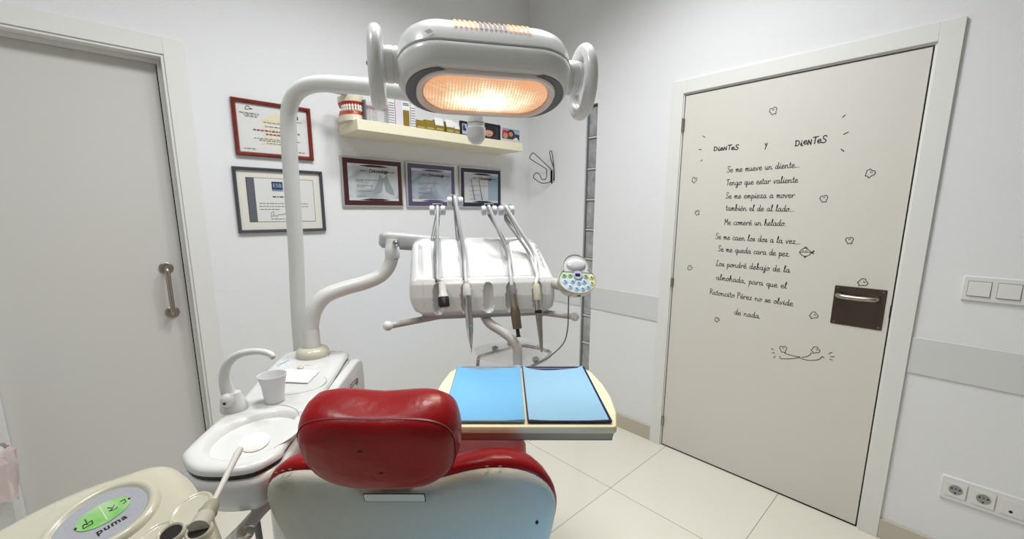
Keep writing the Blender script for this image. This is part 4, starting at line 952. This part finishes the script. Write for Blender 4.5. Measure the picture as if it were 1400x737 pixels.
obj('keypad_cable', MB().tube([KM @ Vector((-.016, -.034, -.045)), at(777, 425, 1.335), at(776, 450, 1.33), at(770, 470, 1.33), at(752, 487, 1.33), at(738, 495, 1.34), at(724, 503, 1.36), at(716, 512, 1.37)], .0022, 8, smooth=6), m_hosed, du)

# tube that carries the tray table, and the bent chrome bracket with its clear plate
tb = [CL(.0, .09, 1.085), at(668, 441, 1.37), at(686, 453, 1.345), at(700, 464, 1.325), at(707, 475, 1.315), at(708, 490, 1.31), at(708, 503, 1.305)]
e_ = tb[-1]; tb += [Vector((e_.x, e_.y, .93)), Vector((e_.x-.002, e_.y-.03, .905)), Vector((.03, 1.12, .90)), Vector((.03, 1.0, .90))]
obj('table_support_tube', MB().tube(tb, .0155, 20, smooth=6), m_armg, du, smooth=50)
ZB = .905
q = [atz(*p_, ZB) for p_ in ((651, 503), (654, 491), (661, 486), (690, 478.5), (708, 472.5), (726, 474), (748, 479.5), (753, 484), (746, 491), (731, 499), (716, 508))]
q[0].z = ZB-.05; q[0].y = q[1].y-.01
q = [Vector((q[0].x, q[0].y, ZB-.12))]+q
br_ = obj('chrome_bracket', MB().tube(q, .0068, 14, smooth=5), m_chrome, du)
cq = [atz(*p_, ZB+.02) for p_ in ((648, 478), (694, 460), (754, 470), (738, 492), (700, 500), (655, 492))]
mb = MB(); cr_ = resample(cq, 60); mb.loft([[v+Vector((0,0,h)) for v in cr_] for h in (0, .004)])
m_acr = mat('clear_acrylic_plate', (214, 217, 218), .1, alpha=.16)
obj('clear_plate', mb, m_acr, br_)
for u, v in ((677, 477), (697.5, 470), (732.5, 492), (737, 475)):
    p_ = atz(u, v, ZB+.01); obj('suction_pad', MB().lathe([(.010, -.006), (.012, 0), (.012, .006), (.006, .010)], Matrix.Translation(p_), 20), mat('grey_rubber', (168, 168, 166), .5), br_)
obj('link_rod', MB().tube([Vector((q[0].x, q[0].y, ZB-.115)), Vector((.0, 1.31, .90)), Vector((e_.x, e_.y, .925))], .006, 10), m_chrome, br_)

# ---------------------------------------------------------------- handpieces resting in the console
def hose(parent, pts, r, m, **kw): return obj('hose', MB().tube(pts, r, 14, smooth=7), m, parent, smooth=60, **kw)
def rest(x, w_, off=.0): y, z = prof(w_); return CL(x, y-off, z)
def instrument(label, T, rx, hosem, pxs, prof_parts, r=.0085, extra=None, d0=1.335):
    # pxs: points along the instrument axis from hose end to tip, prof_parts: (name, mat, t0, t1, [(t, r)])
    A = pxs[0]; B = pxs[-1]; ax_ = (B-A)
    t = thing('dental_handpiece', label, 'dental handpiece', (A.x, A.y, A.z), group='instruments on the console')
    n_ = ax_.normalized(); X1 = n_.cross(Vector((0,1,0))).normalized(); Y1 = n_.cross(X1)
    for nm, m_, rad in prof_parts:
        obj(nm, MB().lathe([(rr, tt*ax_.length) for tt, rr in rad], frameM(A, X1, Y1, n_), 24), m_, t, smooth=40)
    topp = T+Vector((0, -.004, .013))
    side = rest(rx, .62, .012); s2 = rest(rx, .80, .013)
    path = [T+Vector((.0, .03, -.02)), T+Vector((0, .016, .008)), topp, T+Vector((.004, -.020, .004)), T.lerp(s2, .45)+Vector((.004, -.022, 0)), s2+Vector((.002, -.006, 0)), side, rest(rx, .52, .014), A+n_*-.004, A+n_*.006]
    hose(t, path, r, hosem)
    if extra: hose(t, extra, r*.85, m_hosed if hosem is m_hose else m_hose)
    return t, X1, Y1, n_, A, ax_
def pxp(u, v, d): return at(u, v, d)
# 1 syringe
a_, b_ = pxp(604, 386, 1.305), pxp(607.5, 420, 1.278)
instrument('short white syringe with a black end, leftmost instrument on the console', T1, REC[0], m_hose, [a_, b_],
    [('body', m_white, [(0, .0085), (.1, .011), (.45, .0115), (.5, .014), (.62, .015)]), ('black_nozzle', m_black, [(.60, .0155), (.64, .0175), (.95, .0175), (1.0, .014)]), ('nozzle_mouth', m_steel, [(1.0, .009), (1.01, .009)])],
    extra=[T1+Vector((0, .012, -.014)), T1+Vector((.0, .004, -.05)), rest(REC[0]-.008, .85, .006), rest(REC[0]-.006, .60, .008), rest(REC[0]-.004, .48, .004)], r=.0048)
# 2 scaler / contra-angle
a_, b_ = pxp(637.5, 388, 1.322), pxp(645, 482, 1.275)
t, X1, Y1, n_, A, ax_ = instrument('long chrome handpiece with a fine drill tip, second from the left on the console', T2, REC[1], m_hose, [a_, b_],
    [('coupling', m_hose2, [(0, .0085), (.03, .0115), (.12, .0135), (.17, .0135)]), ('body', m_chrome, [(.165, .0125), (.18, .0130), (.62, .0120), (.66, .0112), (.88, .0050)]), ('tip', m_steel, [(.88, .0032), (.93, .0030), (.94, .0012), (1.0, .0010)])],
    extra=[T2+Vector((0, .012, -.014)), T2+Vector((.008, .002, -.08)), rest(REC[1]-.004, .9, .010), rest(REC[1]-.004, .62, .010), rest(REC[1]-.004, .5, .006)], r=.0062)
obj('turquoise_ring', MB().lathe([(.006, 0), (.006, .004)], frameM(A+ax_*.62+X1*-.004+Vector((.006, -.010, 0)), Vector((1,0,0)), Vector((0,0,1)), Vector((0,-1,0))), 14), mat('turquoise_plastic', (90, 170, 160), .4), t)
# 3 micromotor
a_, b_ = pxp(699.5, 390, 1.345), pxp(709, 461, 1.30)
t, X1, Y1, n_, A, ax_ = instrument('bronze-coloured micromotor with grey hose, third instrument on the console', T3, REC[3], m_hose, [a_, b_],
    [('coupling', m_hosed, [(0, .0085), (.05, .011), (.18, .012)]), ('collar_rings', m_steel, [(.17, .0120), (.2, .0125), (.24, .0115), (.28, .0125), (.33, .0115), (.37, .0130), (.43, .0125)]), ('motor_body', m_brown, [(.42, .013), (.50, .0155), (.82, .0150), (.845, .0135)]), ('drive_shaft', m_black, [(.84, .006), (.96, .006), (.98, .0075), (1.0, .0075)])],
    extra=[T3+Vector((.004, .010, -.012)), T3+Vector((.030, .0, -.06)), rest(REC[3]-.004, .9, .012), rest(REC[3]+.004, .65, .010), rest(REC[3], .5, .006)], r=.0062)
# 4 turbine with polishing tip
a_, b_ = pxp(733, 388, 1.35), pxp(741, 482, 1.30)
t, X1, Y1, n_, A, ax_ = instrument('slender grey and chrome handpiece with ball tip, rightmost on the console', T4, REC[4], m_hose2, [a_, b_],
    [('coupling', m_cream, [(0, .0085), (.04, .0115), (.20, .0120), (.24, .0110)]), ('body', m_chrome, [(.235, .0115), (.28, .0120), (.38, .0115), (.39, .0112)]), ('black_ring', m_black, [(.385, .0122), (.43, .0122)]), ('taper', m_steel, [(.43, .0112), (.50, .0108), (.90, .0055), (.95, .0045)]), ('ball_tip', m_chrome, [(.945, .002), (.955, .0055), (.97, .0062), (.985, .005), (1.0, .001)])],
    extra=[T4+Vector((-.004, .010, -.012)), T4+Vector((.0, .004, -.035)), T4+Vector((.03, -.02, -.075)), rest(REC[4]-.014, .80, .010), rest(REC[4]-.004, .6, .010), rest(REC[4], .5, .004)], r=.0060)

# ---------------------------------------------------------------- tray table
ZY = .972
tbm = thing('tray_table', 'ivory bracket table with bulging sides holding two blue lined trays', 'tray table', (.03, 1.0, .93))
ot = [(-.160,.832),(.216,.832),(.2235,.838),(.2375,.90),(.2435,.98),(.240,1.06),(.226,1.145),(.212,1.168),(.20,1.175),(-.150,1.175),(-.163,1.168),(-.176,1.145),(-.188,1.06),(-.1905,.98),(-.184,.90),(-.167,.838)]
ot = [Vector((x, y, 0)) for x, y in ot]
obj('table_top', MB().loft([at_z(inset(ot, .0), .956), at_z(ot, .969), at_z(inset(ot, .002), ZY)]), m_tray, tbm, bevel=.0015)
obj('lower_rim', MB().loft([at_z(inset(ot, .010), .936), at_z(inset(ot, .004), .955)]), m_traye, tbm, bevel=.002)
obj('fixing_bracket', MB().box((-.02, .97, .916), (.08, 1.12, .937)), m_armg, tbm, bevel=.003)
def tray(x0, x1, m, lab, xb0, xb1):
    y0, y1 = .842, 1.168
    def ring(i, z): return [Vector(p_) for p_ in ((x0+i, y0+i, z), (x1-i, y0+i, z), (xb1-i, y1-i, z), (xb0+i, y1-i, z))]
    return solo('instrument_tray', MB().loft([ring(.008, ZY+.0010), ring(.002, ZY+.002), ring(0, ZY+.008), ring(.003, ZY+.008), ring(.006, ZY+.004), ring(.011, ZY+.003)]), m, lab, 'tray', (x0, y0, ZY+.001), group='trays on the tray table', smooth=20, bevel=.0008)
tray(-.152, .0285, mat('steel_blue_tray', (110, 130, 150), .35, metal=.3), 'steel blue tray under the left blue liner on the tray table', -.158, .0245)
tray(.0330, .2155, mat('navy_tray', (22, 26, 70), .3), 'navy blue tray under the right, paler liner on the tray table', .0285, .209)
def liner(x0, x1, xb0, xb1, m, lab, sag):
    y0, y1 = .846, 1.160; nx_, ny_ = 24, 28; vs = []
    for j in range(ny_+1):
        v_ = j/ny_
        for i in range(nx_+1):
            u_ = i/nx_; xa = x0+(x1-x0)*u_; xb_ = xb0+(xb1-xb0)*u_; x = xa+(xb_-xa)*v_
            cv = sag*(1-(2*u_-1)**2)*max(0, v_-.8)/.2
            y = y0+(y1-y0)*v_-cv*.6; z = ZY+.0092+.0012*math.sin(u_*7+v_*3)*v_-.004*(1-(2*u_-1)**2)*(1 if v_ < .85 else 1)*.6
            z += .004*max(0, (abs(2*u_-1)-.85)/.15)*v_
            vs.append(Vector((x, y, z)))
    W2 = nx_+1; fs = [(j*W2+i, j*W2+i+1, (j+1)*W2+i+1, (j+1)*W2+i) for j in range(ny_) for i in range(nx_)]
    n0 = len(vs); rim_ = [i for i in range(W2)]+[j*W2+nx_ for j in range(1, ny_+1)]+[ny_*W2+i for i in range(nx_-1, -1, -1)]+[j*W2 for j in range(ny_-1, 0, -1)]
    vs2 = vs+[v_-Vector((0, 0, .0008)) for v_ in vs]; fs += [tuple(n0+k_ for k_ in f_)[::-1] for f_ in fs[:nx_*ny_]]
    for a__ in range(len(rim_)): b__ = (a__+1) % len(rim_); fs.append((rim_[a__], n0+rim_[a__], n0+rim_[b__], rim_[b__]))
    return solo('tray_liner', MB().add(vs2, fs), m, lab, 'tray liner', (x0, y0, ZY+.003), group='paper liners in the trays', smooth=60)
m_l1 = mat('sky_blue_paper', (98, 160, 202), .7, bump=.2, bscale=500); m_l2 = mat('pale_blue_paper', (130, 172, 200), .75, bump=.4, bscale=400)
liner(-.150, .0275, -.154, .0235, m_l1, 'bright sky blue paper liner in the left tray', .025)
liner(.0365, .2085, .031, .2005, m_l2, 'paler textured blue paper liner in the right, navy tray', .035)

# ---------------------------------------------------------------- dental chair
ch = thing('dental_chair', 'red vinyl dental chair with white shell back seen from behind', 'dental chair', (-.2, 1.3, 0))
rc = math.radians(20)
def tilt(a): return Vector((0, -math.sin(a), math.cos(a))), Vector((0, -math.cos(a), -math.sin(a)))
Vh, Nh = tilt(math.radians(22))
HC_ = at(520, 607, .620)
HM = frameM(HC_, (1,0,0), Vh, Nh) @ Matrix.Diagonal((.933, .933, .933, 1))
def hring(k_, h, g=1.0):
    out = []
    for i in range(96):
        a_ = 2*PI*i/96; c_, s_ = math.cos(a_), math.sin(a_); p_ = 2/3.3
        x = .1305*abs(c_)**p_*(1 if c_ >= 0 else -1); y = (.080 if s_ > 0 else .099)*abs(s_)**p_*(1 if s_ >= 0 else -1)
        w_ = y/.085
        x *= (1-.13*max(0, -w_)**1.8)                  # narrower towards the neck
        if s_ > 0: y += .006*max(0, s_)*(abs(x/.1)**1.5-.7)*g      # dip in the middle of the top edge
        x += .003*w_
        out.append(HM @ Vector((x*k_, y*(1-(1-k_)*1.15), h)))
    return out
hr = MB().loft([hring(.12, .036), hring(.55, .035), hring(.80, .032), hring(.92, .026), hring(.975, .018), hring(.992, .012)], True, False)
hp_ = obj('headrest_back_panel', hr, m_red, ch, smooth=70)
hf = MB().loft([hring(.99, .0115), hring(1.0, .0085), hring(1.025, .001, 1.5), hring(1.045, -.015, 2.2), hring(1.04, -.034, 2.6), hring(1.0, -.052, 2.8), hring(.9, -.064, 2.8), hring(.7, -.070), hring(.3, -.073)], True, True)
obj('headrest_cushion', hf, m_red, ch, smooth=70)
obj('headrest_piping', MB().loft([[p_ for p_ in hring(k_, h)] for k_, h in ((.986, .0125), (1.0, .0135), (1.001, .0105), (.99, .009))], False, False), mat('dark_red_seam', (96, 8, 14), .45), ch, smooth=60)
for u_, v_ in ((497, 604), (521, 650)):
    a_ = at(u_, v_, .597); loc = HM.inverted() @ a_
    d_ = Vector((0, -cp, 0)); 
    obj('upholstery_tear', MB().lathe([(.0028, 0), (.0026, .0006), (.001, .0008)], frameM(HM @ Vector((loc.x, loc.y, .0352)), (1,0,0), Vh, Nh) @ Matrix.Diagonal((1.5, .8, 1, 1)), 9), m_dark, ch, smooth=0)
obj('headrest_bar', MB().box((-.03, -.20, -.045), (.03, -.05, -.030), HM), m_chrome, ch, bevel=.004)
# backrest
Vb, Nb = tilt(math.radians(20))
BO = Vector((-.190, .690, .949)); BM = frameM(BO, (1,0,0), Vb, Nb) @ Matrix.Diagonal((.94, .94, .94, 1))
def bout(t_):      # outline of the shell from the left, over the shoulders, to the right (x, up)
    return t_
sh = [(-.20,-.62),(-.255,-.45),(-.282,-.25),(-.290,-.12),(-.282,-.045),(-.255,-.010),(-.205,.004),(-.14,-.002),(-.07,-.022),(.0,-.030),(.05,-.024),(.10,-.004),(.15,.010),(.205,.010),(.252,-.012),(.283,-.055),(.293,-.12),(.280,-.25),(.25,-.45),(.20,-.62)]
sh = resample(cspline([Vector((x, y, 0)) for x, y in sh], 5), 120)
def br2(i_, h, dx=0, dy=0): return [BM @ Vector((p_.x+dx, p_.y+dy, h)) for p_ in inset_soft(sh, i_)]
obj('backrest_shell', MB().loft([br2(.02, -.03), br2(.004, -.022), br2(0, -.012), br2(.002, -.002), br2(.008, .006), br2(.020, .013), br2(.042, .019), br2(.07, .022)]), m_shell, ch, smooth=70)
# cushion in front of the shell, swelling out above the shoulders
def swell(i_, h, up, s_):
    out = []
    for p_ in inset_soft(sh, i_):
        e2 = up*max(0, min(1, (p_.y+.15)/.13)); out.append(BM @ Vector((p_.x*s_, p_.y+e2, h)))
    return out
obj('backrest_cushion', MB().loft([swell(.004, -.014, 0, 1), swell(-.003, -.020, .003, 1.0), swell(-.003, -.030, .006, .995), swell(.004, -.050, .008, .985), swell(.014, -.068, .0, .98), swell(.022, -.08, .0, 1), swell(.06, -.086, 0, 1)]), m_red, ch, smooth=70)
obj('headrest_slot', MB().loft([[BM @ Vector((-.020+p_.x, -.027+p_.y, h)) for p_ in rrect(.057, .0105, .003, 3)] for h in (.0228, .0236)]), mat('slot_cover', (196, 198, 190), .5), ch, smooth=30)
obj('slot_gap', MB().loft([[BM @ Vector((-.020+p_.x, -.027+p_.y, h)) for p_ in rrect(.0585, .012, .003, 3)] for h in (.0222, .0231)]), m_dark, ch, smooth=0)
p_ = at(737, 719, .79); loc = BM.inverted() @ p_
obj('shell_hole', MB().lathe([(.0045, -.006), (.0045, .0008)], BM @ Matrix.Translation((.253, -.114, .0185)) @ Matrix.Rotation(.35, 4, 'Y') @ Matrix.Diagonal((.7, 1.3, 1, 1)), 14), m_dark, ch)
m_tear = mat('torn_fabric_edge', (128, 92, 66), .8)
for x, y in ((-.255, -.002), (-.240, .004), (-.225, .008), (.155, .018), (.180, .018)):
    obj('torn_seam', MB().ball(BM @ Vector((x, y, -.012)), .0024, 8, (1.6, .7, .6)), m_tear, ch)
# seat, leg rest, base
def pad(name, x0, x1, y0, y1, z0, z1, r, m, par):
    ox = [Vector((p_.x+(x0+x1)/2, p_.y+(y0+y1)/2, 0)) for p_ in rrect((x1-x0)/2, (y1-y0)/2, r, 8)]
    return obj(name, MB().loft([at_z(inset(ox, .02), z0), at_z(inset(ox, .0), z0+.02), at_z(ox, z1-.03), at_z(inset(ox, .012), z1-.008), at_z(inset(ox, .035), z1)]), m, par, smooth=70)
pad('seat_cushion', -.45, .055, .90, 1.62, .44, .545, .08, m_red, ch); pad('leg_rest_cushion', -.42, .045, 1.60, 2.02, .42, .545, .1, m_red, ch)
pad('seat_frame', -.40, .0, 1.0, 1.95, .34, .45, .07, m_shell, ch); pad('base_plate', -.42, .02, 1.02, 1.75, 0, .07, .12, m_shell, ch)
obj('lift_column', MB().lathe([(.12, .06), (.11, .2), (.11, .36)], Matrix.Translation((-.2, 1.35, 0)), 36), m_shell, ch)

# ---------------------------------------------------------------- assistant unit ("puma")
ZP = 1.0
pu = thing('assistant_unit', 'cream assistant console with an oval grey and green keypad in front of the cuspidor', 'dental unit', (-.52, .52, .9))
po = [(-.72,.36),(-.735,.45),(-.70,.535),(-.652,.588),(-.612,.612),(-.585,.630),(-.555,.634),(-.515,.617),(-.465,.580),(-.420,.540),(-.392,.503),(-.385,.465),(-.40,.42),(-.45,.37),(-.55,.32),(-.65,.315)]
po = resample(cspline([Vector((x, y, 0)) for x, y in po], 6), 120)
pcn = Vector((-.56, .46, 0))
# tilted a little towards the operator: shear z with y
def pz(ring, z, k_=1.0): return [Vector((p_.x, p_.y, z+k_*(p_.y-.50)*.25)) for p_ in ring]
obj('console_housing', MB().loft([pz(inset_soft(po, .03), .905), pz(inset_soft(po, .006), .925), pz(po, .950), pz(inset_soft(po, .003), .968), pz(inset_soft(po, .010), .983), pz(inset_soft(po, .022), .993), pz(inset_soft(po, .036), .998), pz(inset_soft(po, .05), 1.0)]), m_cream, pu, smooth=70)
def pat_(u, v, h=0):       # point on the tilted top
    z = 1.002
    for _ in range(8): p_ = atz(u, v, z); z = 1.002+h+(p_.y-.50)*.25
    p_.z = z; return p_
# oval keypad: ends and axis on the top surface
e1, e2 = pat_(207, 672), pat_(62, 755); kc_ = (e1+e2)/2; kx_ = (e1-e2); hl = kx_.length/2; kx_.normalize()
kn2 = Vector((0, -.25, 1)).normalized(); ky_ = kn2.cross(kx_).normalized(); kx_ = ky_.cross(kn2)
PM = frameM(kc_, kx_, ky_, kn2)
def oval(a_, b_, h, n=80): return [PM @ Vector((a_*math.cos(2*PI*i/n), b_*math.sin(2*PI*i/n)*(1+.10*math.cos(2*PI*i/n)), h)) for i in range(n)]
hw_ = .052
rimo = obj('keypad_rim', MB().loft([oval(hl+.012, hw_+.012, -.010), oval(hl+.008, hw_+.009, .002), oval(hl+.004, hw_+.005, .006), oval(hl, hw_+.001, .006), oval(hl-.004, hw_-.003, .004), oval(hl-.005, hw_-.004, .0015)]), m_cream, pu, smooth=70)
obj('keypad_panel', MB().loft([oval(hl-.005, hw_-.004, .0010), oval(hl-.006, hw_-.005, .0022)]), mat('grey_foil', (160, 162, 170), .45, var=.06, vscale=300), rimo)
m_grn = wave_paper('green_key_foil', (120, 186, 96), (176, 204, 160), 12., .3)
gc = PM.inverted() @ pat_(143, 705)
obj('green_keys', MB().loft([[PM @ Vector((gc.x+(hl*.52)*math.cos(2*PI*i/60), gc.y+.0215*math.sin(2*PI*i/60), h)) for i in range(60)] for h in (.002, .0032)]), m_grn, rimo)
obj('key_divider', MB().box((gc.x-.0006, gc.y-.0175, .003), (gc.x+.0006, gc.y+.0175, .0036), PM), mat('pale_line', (200, 220, 190), .5), rimo, smooth=0)
ic = MB()
def icl(pts): obj('key_icon', MB().tube([PM @ Vector((gc.x+a_*.72, gc.y+b_*.95, .0036)) for a_, b_ in pts], .00055, 5), m_black, rimo)
icl([(-.030,-.002),(-.031,-.009),(-.018,-.009),(-.017,-.002)]); icl([(-.024,.008),(-.024,-.005)]); icl([(-.028,-.001),(-.024,-.005),(-.020,-.001)]); icl([(-.030,-.002),(-.027,-.002)]); icl([(-.017,-.002),(-.020,-.002)])
icl([(.008,.006),(.014,.000),(.018,.004)]); icl([(.014,.0),(.010,-.004),(.018,-.006),(.020,-.003)]); icl([(.008,-.002),(.012,-.004)]); icl([(.027,.004),(.034,.004),(.034,-.003),(.029,-.004)])
for sx in (-1, 1): obj('indicator_dot', MB().lathe([(.0016, 0), (.0016, .0006)], PM @ Matrix.Translation((gc.x+sx*.0285, gc.y, .0032)), 12), m_black, rimo)
wc = PM.inverted() @ pat_(154, 720)
words('brand_lettering', 'puma', .0135, PM @ Matrix.Translation((wc.x, wc.y, .0024)) @ Matrix.Rotation(.0, 4, 'Z'), m_black, rimo, bold=.0003, spacing=1.12)
# dished rests and holders
def dish(u, v, rx, ry):
    c_ = pat_(u, v); M_ = frameM(c_, (1,0,0), (0, .97, .243), (0, -.243, .97)); n = 48
    rr = lambda k_, h: [M_ @ Vector((rx*k_*math.cos(2*PI*i/n), ry*k_*math.sin(2*PI*i/n), h)) for i in range(n)]
    return obj('finger_dish', MB().loft([rr(1.12, -.002), rr(1.06, .0012), rr(1.0, .0016), rr(.94, .0002), rr(.8, -.0005), rr(.4, -.0005)]), m_cream, pu, smooth=70)
dish(262, 697, .021, .027); dish(214, 737, .020, .024)
def hole(u, v, r, ringm):
    c_ = pat_(u, v); M_ = frameM(c_, (1,0,0), (0, .97, .243), (0, -.243, .97))
    h_ = obj('holder_ring', MB().lathe([(r*1.3, -.004), (r*1.28, .002), (r*1.15, .004), (r, .003), (r*.96, .001)], M_, 32), ringm, pu, smooth=60)
    obj('holder_opening', MB().lathe([(r*.98, .0008), (r*.97, .0016)], M_, 32), m_dark, h_)
hole(235, 731, .0125, m_cream); hole(273, 727, .0125, m_cream)
sa, sb = Vector((-.52, .60, .925)), Vector((-.60, 1.16, .60))
ag = obj('swing_arm', MB().tube([(-.50, .50, .90), (-.50, .60, .85), (-.55, .75, .777), (-.613, .95, .698), (-.63, 1.14, .64)], .015, 16, smooth=6), m_armg, pu, smooth=60)
pk = at(338, 728, .70); obj('clamp_knob', MB().lathe([(.0145, 0), (.0145, .018), (.012, .022), (.004, .024)], frameM(pk, (1,0,0), (0,.6,.8), (0,-.8,.6)), 24), m_chrome, ag)
# suction handpiece with its white disc
hs = pat_(273, 727); hs.z += .004
sv = thing('suction_handpiece', 'grey suction handpiece with white disc tip standing in the cream console', 'suction handpiece', hs)
tipb = at(292, 688, .545); dirn = (tipb-hs).normalized(); X1 = dirn.cross(Vector((0,1,0))).normalized(); Y1 = dirn.cross(X1); Lh = (tipb-hs).length
obj('handle', MB().lathe([(.0125, -.0), (.0125, Lh*.35), (.0100, Lh*.55)], frameM(hs, X1, Y1, dirn), 24), mat('warm_grey_plastic', (178, 174, 164), .4), sv)
obj('olive_sleeve', MB().lathe([(.0110, Lh*.48), (.0120, Lh*.60), (.0105, Lh*.62), (.0100, Lh*.85), (.0085, Lh*.87), (.0075, Lh*1.0)], frameM(hs, X1, Y1, dirn), 24), mat('olive_grey_plastic', (150, 150, 128), .45), sv)
tpe = at(325, 621, .635); tpf = at(330, 613, .645)
obj('cannula', MB().tube([tipb, tipb.lerp(tpe, .8), tpe, tpf], [.0035, .0048, .0056, .0040], 14, smooth=5), m_hose2, sv)
dc = at(348, 605.5, .665); n3 = Vector((.10, -.36, .93)).normalized(); x3 = Vector((1, .25, 0)); x3 = (x3-n3*x3.dot(n3)).normalized(); y3 = n3.cross(x3)
obj('white_disc', MB().lathe([(.0015, .0025), (.020, .0024), (.0235, .0012), (.0235, -.0012), (.020, -.0024), (.0015, -.0025)], frameM(dc, x3, y3, n3) @ Matrix.Diagonal((1, .86, 1, 1)), 36), m_paper, sv)

# ---------------------------------------------------------------- waste bin with its bag at the left door
bn = Vector((-1.685, 1.12, 0))
wb = thing('waste_bin', 'white waste bin with a crumpled pinkish bag at the left edge', 'waste bin', bn)
obj('bin_body', MB().lathe([(.105, 0), (.12, .02), (.132, .67), (.137, .68), (.132, .68)], Matrix.Translation(bn), 40), m_white, wb)
bg = MB(); rings = []
for j, (r_, z_) in enumerate(((.132, .64), (.139, .687), (.145, .675), (.148, .64), (.150, .58), (.148, .53))):
    rings.append([bn+Vector(((r_+.010*math.sin(7*a_+j)+.006*math.sin(19*a_+2*j))*math.cos(a_), (r_+.010*math.sin(7*a_+j)+.006*math.sin(17*a_))*math.sin(a_), z_+.02*math.sin(5*a_)*(j > 2)+.012*math.sin(13*a_)*(j > 3))) for a_ in [2*PI*i/90 for i in range(90)]])
obj('bin_bag', bg.loft(rings, False, False), mat('pinkish_film', (226, 205, 202), .3, alpha=.6, bump=.6, bscale=60), wb, smooth=25)
bg.v = bg.v

# ================================================================== LIGHT
def area(name, loc, target, size, power, col, sy=None):
    l = bpy.data.lights.new(name, 'AREA'); l.energy = power; l.color = col; l.size = size
    if sy: l.shape = 'RECTANGLE'; l.size_y = sy
    o = bpy.data.objects.new(name, l); COL.objects.link(o); o.location = loc
    o.rotation_euler = (Vector(target)-Vector(loc)).to_track_quat('-Z', 'Y').to_euler(); return o
for x, y, pw, lab in LAMPS:
    a_ = area('panel_light', (x, y, HC-.02), (x, y, 0), .36, pw, (.97, .99, 1)); a_.data.spread = math.radians(145)
area('lamp_beam', W(Oc+Nn*.03), W(Oc+Nn), .20, 2.2, (1, .80, .58), .08)
sc_ = W(Vector((.50, .12, .60))); mg = area('blue_shell_fill', sc_, W(Vector((.05, .74, .70))), .28, .5, (.06, .42, .85), .2); mg.data.spread = math.radians(50)  # added blue fill aimed to tint the chair shell; no screen stands here

wd_ = bpy.data.worlds.new('room_ambient'); S.world = wd_; wd_.use_nodes = True
wd_.node_tree.nodes['Background'].inputs['Color'].default_value = (.8, .85, .9, 1); wd_.node_tree.nodes['Background'].inputs['Strength'].default_value = .3
S.view_settings.view_transform = 'Standard'; S.view_settings.look = 'None'; S.view_settings.exposure = 0; S.view_settings.gamma = 1; S.view_settings.use_curve_mapping = False
